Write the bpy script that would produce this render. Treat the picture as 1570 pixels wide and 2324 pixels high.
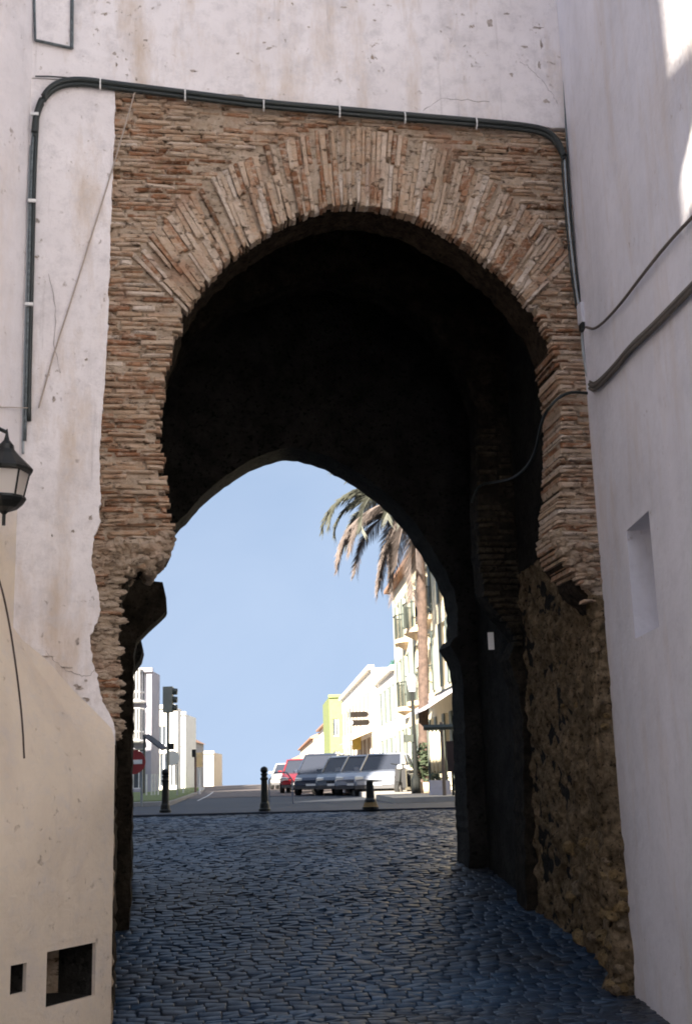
import bpy, bmesh, math, random
from mathutils import Vector, noise
random.seed(7)
for o in list(bpy.data.objects): bpy.data.objects.remove(o)
SC = bpy.context.scene
COL = SC.collection
s_, c_ = math.sin, math.cos
R_ = math.radians

# ------------------------------------------------------------------ camera
# world: gate face is the plane y = 0, the passage runs along +y, x to the right
FOC = 2663.0                                   # focal length for a picture 1570 wide
PSI, TH, RO = R_(8.5), math.atan((1772 - 1162) / 2663.0), R_(1.74)
CAM = Vector((-1.467, -8.775, 1.6))
Fh = Vector((s_(PSI), c_(PSI), 0)); R0 = Vector((c_(PSI), -s_(PSI), 0)); ZZ = Vector((0, 0, 1))
FW = Fh * c_(TH) + ZZ * s_(TH); U0 = -Fh * s_(TH) + ZZ * c_(TH)
RV = R0 * c_(RO) - U0 * s_(RO); UV = R0 * s_(RO) + U0 * c_(RO)
cd = bpy.data.cameras.new('camera'); co = bpy.data.objects.new('camera', cd); COL.objects.link(co)
cd.sensor_fit = 'HORIZONTAL'; cd.sensor_width = 36.0; cd.lens = FOC / 1570 * 36
cd.clip_start = 0.05; cd.clip_end = 3000
from mathutils import Matrix
M = Matrix(((RV.x, UV.x, -FW.x, CAM.x), (RV.y, UV.y, -FW.y, CAM.y), (RV.z, UV.z, -FW.z, CAM.z), (0, 0, 0, 1)))
co.matrix_world = M
SC.camera = co

# ------------------------------------------------------------------ sky, sun, exposure
SUN = Vector((0.55, 1.0, -0.48)).normalized()  # direction the light travels
elev = math.asin(-SUN.z); azi = math.atan2(-SUN.x, -SUN.y)
W = bpy.data.worlds.new('World'); SC.world = W; W.use_nodes = True
wn = W.node_tree; wn.nodes.clear()
wo = wn.nodes.new('ShaderNodeOutputWorld'); wb = wn.nodes.new('ShaderNodeBackground')
sk = wn.nodes.new('ShaderNodeTexSky'); sk.sky_type = 'NISHITA'; sk.sun_disc = False
sk.sun_elevation = elev; sk.sun_rotation = azi; sk.altitude = 10; sk.air_density = 1.0; sk.dust_density = .6; sk.ozone_density = 1.2
wb.inputs['Strength'].default_value = 0.088
tc = wn.nodes.new('ShaderNodeTexCoord'); sp = wn.nodes.new('ShaderNodeSeparateXYZ'); cz = wn.nodes.new('ShaderNodeCombineXYZ')
mx = wn.nodes.new('ShaderNodeMath'); mx.operation = 'MULTIPLY_ADD'; mx.inputs[1].default_value = .24; mx.inputs[2].default_value = .82   # clear air down to the skyline, no haze band
nm = wn.nodes.new('ShaderNodeVectorMath'); nm.operation = 'NORMALIZE'
wn.links.new(tc.outputs['Generated'], sp.inputs[0]); wn.links.new(sp.outputs[0], cz.inputs[0]); wn.links.new(sp.outputs[1], cz.inputs[1])
wn.links.new(sp.outputs[2], mx.inputs[0]); wn.links.new(mx.outputs[0], cz.inputs[2]); wn.links.new(cz.outputs[0], nm.inputs[0]); wn.links.new(nm.outputs[0], sk.inputs[0])
tn = wn.nodes.new('ShaderNodeMix'); tn.data_type = 'RGBA'; tn.blend_type = 'MULTIPLY'; tn.inputs[0].default_value = 1.0; tn.inputs[7].default_value = (1.18, .955, .785, 1)
wn.links.new(sk.outputs[0], tn.inputs[6]); hz = wn.nodes.new('ShaderNodeTexNoise'); hz.inputs['Scale'].default_value = 3.2; hz.inputs['Detail'].default_value = 6; hz.inputs['Distortion'].default_value = .6
hr_ = wn.nodes.new('ShaderNodeMapRange'); hr_.inputs[1].default_value = .35; hr_.inputs[2].default_value = .75; hr_.inputs[3].default_value = 0; hr_.inputs[4].default_value = .16
hm = wn.nodes.new('ShaderNodeMix'); hm.data_type = 'RGBA'; hm.inputs[7].default_value = (3.3, 3.4, 3.6, 1)      # thin high haze, the same all round
wn.links.new(tc.outputs['Generated'], hz.inputs[0]); wn.links.new(hz.outputs[0], hr_.inputs[0]); wn.links.new(hr_.outputs[0], hm.inputs[0]); wn.links.new(tn.outputs[2], hm.inputs[6]); wn.links.new(hm.outputs[2], wb.inputs[0]); wn.links.new(wb.outputs[0], wo.inputs[0])
sl = bpy.data.lights.new('sun', 'SUN'); so = bpy.data.objects.new('sun', sl); COL.objects.link(so)
sl.energy = 5.0; sl.angle = R_(0.5); sl.color = (1.0, 0.9, 0.76)
so.rotation_euler = SUN.to_track_quat('-Z', 'Y').to_euler(); so.location = (-20, -30, 30)
vs = SC.view_settings; vs.view_transform = 'Standard'; vs.look = 'None'; vs.exposure = 2.3; vs.gamma = 1.0
vs.use_curve_mapping = False
SC.render.engine = 'CYCLES'; SC.cycles.use_denoising = True
SC.cycles.max_bounces = 8; SC.cycles.diffuse_bounces = 5; SC.cycles.filter_width = 1.9

# ------------------------------------------------------------------ helpers
def ray(x, y): return FW * FOC + RV * (x - 785) - UV * (y - 1162)
def pln(x, y, p, n):
    d = ray(x, y); n = Vector(n); t = (Vector(p) - CAM).dot(n) / d.dot(n); return CAM + d * t
def face(x, y, Y=0.0): return pln(x, y, (0, Y, 0), (0, 1, 0))
NS = 1.01911                                   # photograph pixels per unit used here
def nface(x, y, Y=0.0): return face(x / NS, y / NS, Y)
def at(x, y, D):                               # photograph point at a forward distance
    d = ray(x / NS, y / NS); return CAM + d * (D / d.dot(Fh))

PROF = [(-80, -.6), (-12, -0.05), (-3, -0.02), (0, 0.0), (2, .27), (4.4, .62), (7, .84), (10, .96), (15, 1.06), (25, 1.08), (36, 1.1), (60, 1.28), (85, 1.5), (110, 1.45), (200, -1.0), (500, -12), (900, -24)]
def gz(y):
    if y <= PROF[0][0]: return PROF[0][1]
    for (a, za), (b, zb) in zip(PROF, PROF[1:]):
        if y <= b:
            t = (y - a) / (b - a); return za + (zb - za) * t
    return PROF[-1][1]

class MB:
    def __init__(s): s.v = []; s.f = []; s.t = []; s.cur = 0.5
    def quad(s, *p):
        i = len(s.v); s.v += [tuple(q) for q in p]; s.f.append(tuple(range(i, i + len(p)))); s.t.append(s.cur)
    def poly(s, vs, fs):
        i = len(s.v); s.v += [tuple(q) for q in vs]
        for f in fs: s.f.append(tuple(k + i for k in f)); s.t.append(s.cur)
    def box(s, a, b, bev=0.0):
        x0, y0, z0 = a; x1, y1, z1 = b
        s.hexa([(x0, y0, z0), (x1, y0, z0), (x1, y1, z0), (x0, y1, z0), (x0, y0, z1), (x1, y0, z1), (x1, y1, z1), (x0, y1, z1)])
    def hexa(s, p):
        s.poly(p, [(3, 2, 1, 0), (4, 5, 6, 7), (0, 1, 5, 4), (1, 2, 6, 5), (2, 3, 7, 6), (3, 0, 4, 7)])
    def obox(s, c, ax, ay, az):                 # oriented box: centre and half axes
        c, ax, ay, az = Vector(c), Vector(ax), Vector(ay), Vector(az)
        s.hexa([c - ax - ay - az, c + ax - ay - az, c + ax + ay - az, c - ax + ay - az, c - ax - ay + az, c + ax - ay + az, c + ax + ay + az, c - ax + ay + az])
    def tube(s, pts, r, n=8, cap=True):
        pts = [Vector(p) for p in pts]; k = len(pts); base = len(s.v)
        rs = r if isinstance(r, (list, tuple)) else [r] * k
        for i, p in enumerate(pts):
            t = (pts[min(i + 1, k - 1)] - pts[max(i - 1, 0)]).normalized()
            a = t.cross(Vector((0, 0, 1))) if abs(t.z) < .9 else t.cross(Vector((1, 0, 0)))
            a.normalize(); b = t.cross(a)
            for j in range(n):
                th = 2 * math.pi * j / n; s.v.append(tuple(p + (a * c_(th) + b * s_(th)) * rs[i]))
        for i in range(k - 1):
            for j in range(n):
                s.f.append((base + i * n + j, base + i * n + (j + 1) % n, base + (i + 1) * n + (j + 1) % n, base + (i + 1) * n + j)); s.t.append(s.cur)
        if cap:
            s.f.append(tuple(base + j for j in range(n))[::-1]); s.t.append(s.cur)
            s.f.append(tuple(base + (k - 1) * n + j for j in range(n))); s.t.append(s.cur)
    def lathe(s, c, prof, n=16):
        base = len(s.v); c = Vector(c)
        for r, z in prof:
            for j in range(n):
                th = 2 * math.pi * j / n; s.v.append((c.x + r * c_(th), c.y + r * s_(th), c.z + z))
        for i in range(len(prof) - 1):
            for j in range(n):
                s.f.append((base + i * n + j, base + i * n + (j + 1) % n, base + (i + 1) * n + (j + 1) % n, base + (i + 1) * n + j)); s.t.append(s.cur)
        s.f.append(tuple(base + j for j in range(n))[::-1]); s.t.append(s.cur)
        s.f.append(tuple(base + (len(prof) - 1) * n + j for j in range(n))); s.t.append(s.cur)
    def mesh(s, name):
        me = bpy.data.meshes.new(name); me.from_pydata(s.v, [], s.f)
        at_ = me.attributes.new('tint', 'FLOAT', 'FACE')
        at_.data.foreach_set('value', s.t)
        return me

def obj(name, mb, mat, parent=None, label=None, cat=None, group=None, kind=None, smooth=False, fix=True):
    me = mb.mesh(name) if isinstance(mb, MB) else mb
    if fix:
        bm = bmesh.new(); bm.from_mesh(me); bmesh.ops.recalc_face_normals(bm, faces=bm.faces); bm.to_mesh(me); bm.free()
    if mat is not None: me.materials.append(mat)
    if smooth:
        for p in me.polygons: p.use_smooth = True
    o = bpy.data.objects.new(name, me); COL.objects.link(o)
    if parent is not None: o.parent = parent
    return tag(o, label, cat, group, kind)
def tag(o, label=None, cat=None, group=None, kind=None):
    if label: o['label'] = label
    if cat: o['category'] = cat
    if group: o['group'] = group
    if kind: o['kind'] = kind
    return o
def thing(name, label, cat, group=None):
    o = bpy.data.objects.new(name, None); COL.objects.link(o); o.empty_display_size = .2
    return tag(o, label, cat, group)

# ------------------------------------------------------------------ materials
def newmat(name):
    m = bpy.data.materials.new(name); m.use_nodes = True; nt = m.node_tree
    return m, nt, nt.nodes['Principled BSDF']
class N:
    def __init__(s, nt): s.nt = nt; s.pos = None
    def n(s, t, **kw):
        x = s.nt.nodes.new(t)
        for k, v in kw.items(): setattr(x, k, v)
        return x
    def l(s, a, b): s.nt.links.new(a, b)
    def P(s):
        if s.pos is None: s.pos = s.n('ShaderNodeNewGeometry').outputs['Position']
        return s.pos
    def noise(s, scale, detail=4, rough=.55, stretch=None, dist=0.0):
        x = s.n('ShaderNodeTexNoise'); x.inputs['Scale'].default_value = scale; x.inputs['Detail'].default_value = detail
        x.inputs['Roughness'].default_value = rough; x.inputs['Distortion'].default_value = dist
        v = s.P()
        if stretch:
            mp = s.n('ShaderNodeMapping'); mp.inputs['Scale'].default_value = stretch; s.l(v, mp.inputs[0]); v = mp.outputs[0]
        s.l(v, x.inputs['Vector']); return x.outputs['Fac']
    def ramp(s, fac, stops):
        r = s.n('ShaderNodeValToRGB'); e = r.color_ramp.elements
        e[0].position, e[1].position = stops[0][0], stops[-1][0]
        for p, c in stops[1:-1]: e.new(p)
        for el, (p, c) in zip(sorted(e, key=lambda q: q.position), stops):
            el.color = (c, c, c, 1) if isinstance(c, (int, float)) else (*c, 1)
        s.l(fac, r.inputs[0]); return r.outputs[0]
    def mix(s, fac, a, b, mode='MIX'):
        x = s.n('ShaderNodeMix', data_type='RGBA', blend_type=mode)
        for sock, v in ((x.inputs[0], fac), (x.inputs[6], a), (x.inputs[7], b)):
            if isinstance(v, (int, float)): sock.default_value = v
            elif isinstance(v, tuple): sock.default_value = (*v, 1)
            else: s.l(v, sock)
        return x.outputs[2]
    def math(s, op, a, b):
        x = s.n('ShaderNodeMath', operation=op)
        for k, v in ((0, a), (1, b)):
            if isinstance(v, (int, float)): x.inputs[k].default_value = v
            else: s.l(v, x.inputs[k])
        return x.outputs[0]
    def bump(s, h, strength, dist=.02, prev=None):
        b = s.n('ShaderNodeBump'); b.inputs['Strength'].default_value = strength; b.inputs['Distance'].default_value = dist
        s.l(h, b.inputs['Height'])
        if prev is not None: s.l(prev, b.inputs['Normal'])
        return b.outputs[0]
    def attr(s, name):
        a = s.n('ShaderNodeAttribute'); a.attribute_name = name; return a.outputs['Fac']

def plain(name, col, rough=.6, metal=0.0, var=.12, scale=6, bump=.0, bscale=40, spec=.5):
    m, nt, b = newmat(name); g = N(nt)
    c = g.ramp(g.noise(scale, 5), [(.3, tuple(x * (1 - var) for x in col)), (.7, tuple(min(1, x * (1 + var)) for x in col))])
    g.l(c, b.inputs['Base Color']); b.inputs['Roughness'].default_value = rough; b.inputs['Metallic'].default_value = metal
    b.inputs['Specular IOR Level'].default_value = spec
    if bump: g.l(g.bump(g.noise(bscale, 4), bump, .01), b.inputs['Normal'])
    return m

def plaster(name, col, dirt=(.36, .28, .21), amount=1.0, warm=(.60, .49, .39), low=None, split=(3.4, 4.3)):
    m, nt, b = newmat(name); g = N(nt)
    two = lambda q: g.ramp(g.noise(1.1, 7, .62), [(.25, tuple(x * .86 for x in q)), (.75, tuple(min(.9, x * 1.06) for x in q))])
    base = two(col)
    if low:                                          # paint line: a second colour below, with a soft uneven edge
        sx = g.n('ShaderNodeSeparateXYZ'); g.l(g.P(), sx.inputs[0])
        f = g.math('ADD', sx.outputs[2], g.math('MULTIPLY', g.math('SUBTRACT', g.noise(2.5, 5), .5), 1.2))
        mr = g.n('ShaderNodeMapRange'); mr.inputs[1].default_value = split[0]; mr.inputs[2].default_value = split[1]; g.l(f, mr.inputs[0])
        base = g.mix(mr.outputs[0], two(low), base)
    runs = g.ramp(g.noise(1.5, 7, .68, stretch=(1.6, 1.6, .4)), [(.50, 0.0), (.74, .75 * amount)])
    c = g.mix(runs, base, warm)
    grey = g.ramp(g.noise(2.7, 8, .72), [(.52, 0.0), (.74, .6 * amount)])
    c = g.mix(grey, c, tuple(x * .66 for x in col))
    fine = g.ramp(g.noise(8, 9, .75), [(.50, 0.0), (.72, .5 * amount)])
    c = g.mix(fine, c, tuple(x * .70 for x in col))
    drips = g.ramp(g.noise(5, 6, .7, stretch=(2.2, 2.2, .12)), [(.60, 0.0), (.76, .35 * amount)])
    c = g.mix(drips, c, (.34, .29, .26))
    clus = g.ramp(g.noise(1.3, 3), [(.46, 0.0), (.58, 1.0)])
    chip = g.ramp(g.noise(14, 7, .72), [(.62, 0.0), (.67, 1.0)])
    k = g.math('MULTIPLY', g.math('MULTIPLY', clus, chip), .7 * amount)
    c = g.mix(k, c, dirt)
    g.l(c, b.inputs['Base Color']); b.inputs['Roughness'].default_value = .92; b.inputs['Specular IOR Level'].default_value = .15
    h = g.math('SUBTRACT', g.noise(4, 9, .62), g.math('MULTIPLY', k, .8))
    nb = g.bump(h, .55, .04); nb = g.bump(g.noise(45, 4), .2, .008, nb)
    g.l(nb, b.inputs['Normal'])
    return m

def weather(g, c):
    """stains shared by brick and mortar so that they run across the joints"""
    smear = g.ramp(g.noise(10, 9, .75, stretch=(1, 1, 1.7)), [(.47, 0.0), (.60, .88)])
    c = g.mix(smear, c, g.ramp(g.noise(21, 5), [(.3, (.50, .385, .275)), (.7, (.70, .58, .46))]))
    c = g.mix(g.ramp(g.noise(1.9, 6, .65), [(.50, 0.0), (.70, .5)]), c, (.36, .26, .175))
    c = g.mix(g.ramp(g.noise(3.1, 4), [(.52, 0.0), (.68, .45)]), c, (.42, .22, .135))
    c = g.mix(g.ramp(g.noise(5.3, 6, .7), [(.57, 0.0), (.69, .5)]), c, (.36, .28, .16))
    dark = g.ramp(g.noise(19, 8, .75, stretch=(.6, 1, 1.3)), [(.545, 0.0), (.635, .92)])
    return g.mix(dark, c, (.10, .062, .035)), dark
def brickmat():
    m, nt, b = newmat('old_brick'); g = N(nt)
    c = g.ramp(g.attr('tint'), [(0.0, (.19, .09, .045)), (.16, (.33, .155, .08)), (.34, (.45, .255, .15)), (.5, (.56, .385, .255)), (.68, (.64, .48, .345)), (.84, (.70, .56, .435)), (1.0, (.76, .65, .54))])
    c, dark = weather(g, c)
    g.l(c, b.inputs['Base Color']); b.inputs['Roughness'].default_value = .93; b.inputs['Specular IOR Level'].default_value = .1
    nb = g.bump(g.noise(22, 8, .72), 1.0, .03); nb = g.bump(g.math('SUBTRACT', 1.0, dark), .6, .02, nb)
    g.l(nb, b.inputs['Normal']); return m
def mortarmat():
    m, nt, b = newmat('mortar_core'); g = N(nt)
    c = g.ramp(g.noise(13, 7, .7), [(.3, (.43, .32, .22)), (.7, (.62, .50, .38))])
    c, dark = weather(g, c)
    g.l(c, b.inputs['Base Color']); b.inputs['Roughness'].default_value = .95; b.inputs['Specular IOR Level'].default_value = .1
    nb = g.bump(g.noise(22, 8, .72), 1.0, .04); nb = g.bump(g.math('SUBTRACT', 1.0, dark), .6, .02, nb)
    g.l(nb, b.inputs['Normal']); return m

def rubblemat(name, a, bcol, dk, sc=7):
    m, nt, b = newmat(name); g = N(nt)
    c = g.ramp(g.noise(sc, 9, .72), [(.28, dk), (.46, a), (.62, bcol), (.82, tuple(min(1, x * 1.35) for x in bcol))])
    c = g.mix(g.ramp(g.noise(2.1, 4), [(.45, 0.0), (.7, .5)]), c, tuple(x * .55 for x in a))
    pit = g.ramp(g.noise(24, 5, .6), [(.56, 0.0), (.66, .85)])
    c = g.mix(pit, c, tuple(x * .3 for x in dk))
    g.l(c, b.inputs['Base Color']); b.inputs['Roughness'].default_value = .95; b.inputs['Specular IOR Level'].default_value = .1
    nb = g.bump(g.noise(18, 9, .7), 1.0, .05); g.l(nb, b.inputs['Normal']); return m

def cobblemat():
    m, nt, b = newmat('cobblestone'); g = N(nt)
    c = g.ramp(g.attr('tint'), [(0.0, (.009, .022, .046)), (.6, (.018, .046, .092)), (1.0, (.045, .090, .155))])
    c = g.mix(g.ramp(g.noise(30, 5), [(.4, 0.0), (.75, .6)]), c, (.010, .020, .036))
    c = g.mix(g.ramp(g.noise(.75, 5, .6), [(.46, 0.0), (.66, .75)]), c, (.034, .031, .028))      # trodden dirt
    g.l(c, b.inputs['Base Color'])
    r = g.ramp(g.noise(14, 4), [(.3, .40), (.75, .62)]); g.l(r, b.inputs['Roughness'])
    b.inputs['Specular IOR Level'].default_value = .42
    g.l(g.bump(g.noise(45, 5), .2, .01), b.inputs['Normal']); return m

def asphaltmat():
    m, nt, b = newmat('asphalt'); g = N(nt)
    c = g.ramp(g.noise(.35, 6, .6), [(.3, (.022, .029, .044)), (.7, (.036, .043, .058))])
    c = g.mix(g.ramp(g.noise(70, 3), [(.45, 0.0), (.8, .5)]), c, (.06, .065, .075))
    g.l(c, b.inputs['Base Color']); b.inputs['Roughness'].default_value = .75
    g.l(g.bump(g.noise(80, 3), .4, .01), b.inputs['Normal']); return m

def grassmat():
    m, nt, b = newmat('verge_grass'); g = N(nt)
    c = g.ramp(g.noise(8, 5), [(.3, (.07, .11, .02)), (.7, (.16, .19, .05))]); g.l(c, b.inputs['Base Color']); b.inputs['Roughness'].default_value = .9
    return m

def glassmat(name='window_glass', col=(.05, .06, .075)):
    m, nt, b = newmat(name); b.inputs['Base Color'].default_value = (*col, 1); b.inputs['Roughness'].default_value = .06
    b.inputs['Specular IOR Level'].default_value = .8; return m

M_PLW = plaster('whitewash', (.86, .80, .78), amount=1.55)
M_PLR = plaster('whitewash_smooth', (.79, .785, .84), amount=.6)
M_CRM = plaster('cream_plaster', (.79, .74, .735), amount=.75, low=(.74, .63, .50))
M_BRK = brickmat()
M_MOR = mortarmat()
M_RUB = rubblemat('eroded_rubble', (.185, .135, .078), (.33, .25, .16), (.030, .021, .012), 13)
M_DRK = rubblemat('shade_dark_stone', (.034, .032, .028), (.05, .047, .042), (.014, .013, .012), 4)  # near-black colour imitates the deep shade of passage and vents
M_COB = cobblemat(); M_ASP = asphaltmat(); M_GRS = grassmat(); M_GLS = glassmat()
M_IRON = plain('black_iron', (.012, .014, .013), .45, .3)
M_CAB = plain('dark_cable', (.018, .024, .022), .5)
M_PIPE = plain('grey_pipe', (.30, .33, .34), .4, .3)
M_PIPED = plain('weathered_pipe', (.10, .12, .125), .5, .2, var=.5, scale=25)
M_WHT = plain('white_paint', (.78, .77, .74), .6)
M_WIRE = plain('pale_wire', (.40, .33, .27), .7)
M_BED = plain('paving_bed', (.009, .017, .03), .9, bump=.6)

# ------------------------------------------------------------------ ground
mb = MB()
xs = [-400, -120, -40, -20, -12, -8, -4, 0, 4, 8, 12, 20, 40, 120, 400]
ys = [p[0] for p in PROF] + [1, 3, 5.5, 8.5, 12, 20, 30, 45, 52, 70, 78, 95, 130, 160]
ys = sorted(ys)
for i, x in enumerate(xs):
    pass
vv = [(x, y, gz(y) - .012) for y in ys for x in xs]; nx = len(xs)
mb.poly(vv, [(j * nx + i, j * nx + i + 1, (j + 1) * nx + i + 1, (j + 1) * nx + i) for j in range(len(ys) - 1) for i in range(nx - 1)])
obj('ground', mb, M_ASP, kind='structure')

# ------------------------------------------------------------------ cobbled lane
def lane_x(y):                                   # left and right edge of the cobbles at depth y
    if y < 0.1: return -1.95 + y * .74 * (1 if y > -3.5 else 1), 1.84 + y * .151
    if y < 4.95: return -2.1, 1.93
    return -2.1 - (y - 4.9) * .45, 1.93 + (y - 4.9) * .5
bed = MB(); yy = [-3.4, -2, -1, 0, .5, 1, 2, 3, 4.4, 4.95, 5.5, 7, 8.5, 10, 12, 14.2]
for a, b in zip(yy, yy[1:]):
    (l0, r0), (l1, r1) = lane_x(a), lane_x(b)
    bed.quad((l0 - .1, a, gz(a) - .004), (r0 + .1, a, gz(a) - .004), (r1 + .1, b, gz(b) - .004), (l1 - .1, b, gz(b) - .004))
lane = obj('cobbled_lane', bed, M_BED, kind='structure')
def stone_into(m, cx, cy, w, d, h, rot):
    pts = []
    ax = Vector((c_(rot), s_(rot), 0)) * w / 2; ay = Vector((-s_(rot), c_(rot), 0)) * d / 2
    c = Vector((cx, cy, 0)); tilt = random.gauss(0, .04); tilt2 = random.gauss(0, .04)
    slope = (gz(cy + .05) - gz(cy - .05)) / .1
    def P(u, v, z):
        q = c + ax * u + ay * v
        q.z = gz(cy) + (q.y - cy) * slope + z + u * tilt * w + v * tilt2 * d; return q
    j = lambda: random.uniform(-.05, .05)
    low = [P(u + j(), v + j(), -.02) for u, v in ((-1, -1), (1, -1), (1, 1), (-1, 1))]
    mid = [P(u * .97 + j() * .5, v * .97 + j() * .5, h * .55) for u, v in ((-1, -1), (1, -1), (1, 1), (-1, 1))]
    top = [P(u * .84 + j(), v * .78 + j(), h) for u, v in ((-1, -1), (1, -1), (1, 1), (-1, 1))]
    pts = low + mid + top
    fs = [(8, 9, 10, 11)]
    for k in range(4):
        l = (k + 1) % 4; fs += [(k, l, 4 + l, 4 + k), (4 + k, 4 + l, 8 + l, 8 + k)]
    m.poly(pts, fs)
stones = []; y = -3.2; row = 0
while y < 13.9:
    pitch = random.uniform(.078, .098); l, r = lane_x(y); x = l + random.uniform(0, .1); row += 1
    while x < r:
        w = random.uniform(.10, .19)
        if y < 3 or abs(x) < 6:
            yo = y + .03 * math.sin(x * 1.7 + row * .05) + random.uniform(-.006, .006)
            stones.append((x + w / 2, yo, w * .97, pitch * .97))
        x += w
    y += pitch
near = sorted([q for q in stones if q[1] > -1.5 and -1.75 + min(0, q[1]) * .6 < q[0] < 1.8], key=lambda q: q[1])[:290]
nset = set(near); rest = MB()
for q in stones:
    h = random.uniform(.004, .013); rt = random.gauss(0, .02)
    t = min(1, max(0, random.gauss(.45, .22) + .7 * noise.noise(Vector((q[0] * .7, q[1] * .35, 3)))))
    if q in nset:
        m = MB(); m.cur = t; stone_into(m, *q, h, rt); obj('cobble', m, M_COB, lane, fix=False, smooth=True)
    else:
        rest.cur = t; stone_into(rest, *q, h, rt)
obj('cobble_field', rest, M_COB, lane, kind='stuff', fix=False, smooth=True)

# ------------------------------------------------------------------ the gate
gate = thing('city_gate', 'old town gate with a brick horseshoe arch and a long dark passage', 'gate')
CA = [(258, 2324), (261, 2100), (261, 1900), (262, 1700), (264, 1600), (268, 1480), (274, 1380), (279, 1338), (296, 1300), (330, 1284), (366, 1263), (389, 1237), (395, 1205), (386, 1180), (381, 1145), (374, 1085), (367, 1020), (364, 960), (369, 890), (380, 830), (397, 770), (421, 705), (455, 652), (510, 592), (575, 542), (650, 497), (720, 470), (785, 459), (840, 461), (883, 470), (933, 483), (978, 502), (1021, 527), (1058, 549), (1102, 586), (1139, 611), (1171, 646), (1202, 686), (1230, 725), (1252, 780), (1266, 840), (1274, 900), (1278, 960), (1276, 1040), (1272, 1120), (1267, 1190), (1262, 1225), (1275, 1262), (1308, 1300), (1326, 1335), (1333, 1400), (1338, 1500), (1341, 1600), (1350, 1750), (1362, 1900), (1374, 2050), (1384, 2200), (1388, 2310)]
CA = [face(*p) for p in CA]; CA = [(p.x, p.z) for p in CA]
CA[0] = (CA[0][0], -.35); CA[-1] = (CA[-1][0], -.35)
def densify(c, step=.05, jit=.012, seed=1):
    out = []; rnd = random.Random(seed)
    for (a, b), (p, q) in zip(c, c[1:]):
        n = max(1, int(math.hypot(p - a, q - b) / step))
        for i in range(n):
            t = i / n; out.append((a + (p - a) * t + (rnd.uniform(-jit, jit) if i or out else 0), b + (q - b) * t + (rnd.uniform(-jit, jit) if i or out else 0)))
    out.append(c[-1]); return out
from mathutils.geometry import tessellate_polygon
def slab(poly, y0, y1):
    n = len(poly); tri = tessellate_polygon([[Vector((x, z, 0)) for x, z in poly]])
    v = [(x, y0, z) for x, z in poly] + [(x, y1, z) for x, z in poly]
    f = [tuple(t) for t in tri] + [tuple(k + n for k in reversed(t)) for t in tri]
    f += [((i + 1) % n, i, n + i, n + (i + 1) % n) for i in range(n)]
    me = bpy.data.meshes.new('slab'); me.from_pydata(v, [], f)
    bm = bmesh.new(); bm.from_mesh(me); bmesh.ops.recalc_face_normals(bm, faces=bm.faces); bm.to_mesh(me); bm.free()
    return me
def holed_wall(contour, x0, x1, z1, y0, y1, zb=-.35):
    """solid wall slab between y0 and y1 with an opening bounded by contour (bottom left, over, bottom right)"""
    poly = [(x0, zb), (x0, z1), (x1, z1), (x1, zb)] + list(reversed(contour))
    return slab(poly, y0, y1)
# core behind the brick facing: opening a little wider than the brick edge
cxm = .0
core = []
for x, z in CA:
    if z > 2.95:
        dx, dz = x - .03, (z - 4.4) if z > 4.4 else 0; L = math.hypot(dx, dz) or 1; core.append((x + dx / L * .035, z + dz / L * .035))
    else: core.append((x + (.26 if x > 0 else -.02), z))
obj('arch_core', holed_wall(densify(core, .06, .015), -2.95, 2.2, 7.36, .030, .13), M_MOR, gate, fix=False)
M_SOFF = rubblemat('shade_dark_brick', (.040, .029, .019), (.08, .058, .037), (.012, .009, .006), 13)  # shade under the arch is put into the soffit colour
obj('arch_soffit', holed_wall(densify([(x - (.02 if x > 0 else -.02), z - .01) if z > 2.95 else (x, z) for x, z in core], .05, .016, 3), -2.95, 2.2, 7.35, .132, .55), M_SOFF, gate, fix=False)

def shp(z, pts):                                  # crossing x values of a polyline at height z
    out = []
    for (a, b), (p, q) in zip(pts, pts[1:]):
        if (b - z) * (q - z) <= 0 and b != q: out.append(a + (p - a) * (z - b) / (q - b))
    return out
iL = next(i for i, p in enumerate(CA) if p[1] > face(421, 706).z - .005 and p[0] < 0)
iR = max(i for i, p in enumerate(CA) if p[1] > face(1215, 705).z - .005 and p[0] > 0)
ring = CA[iL:iR + 1]
fan = face(815, 1090); fan = (fan.x, fan.z)
# resample the ring's inner line at one brick thickness
ln = [0]
for (a, b), (p, q) in zip(ring, ring[1:]): ln.append(ln[-1] + math.hypot(p - a, q - b))
def along(d):
    for i in range(len(ring) - 1):
        if d <= ln[i + 1]:
            t = (d - ln[i]) / (ln[i + 1] - ln[i]); return (ring[i][0] + (ring[i + 1][0] - ring[i][0]) * t, ring[i][1] + (ring[i + 1][1] - ring[i][1]) * t)
    return ring[-1]
nv = int(ln[-1] / .035); rays_ = []
for i in range(nv + 1):
    p = along(ln[-1] * i / nv); dx, dz = p[0] - fan[0], p[1] - fan[1]; L = math.hypot(dx, dz)
    u = i / nv; T = .66 - .05 * math.cos(u * 6.28) + random.uniform(-.02, .02)
    rays_.append((p, (dx / L, dz / L), T))
outer = [(p[0] + d[0] * T, p[1] + d[1] * T) for p, d, T in rays_]
boundL = CA[:iL + 1] + outer[:len(outer) // 2 + 1]
boundR = outer[len(outer) // 2:] + CA[iR:]

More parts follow.
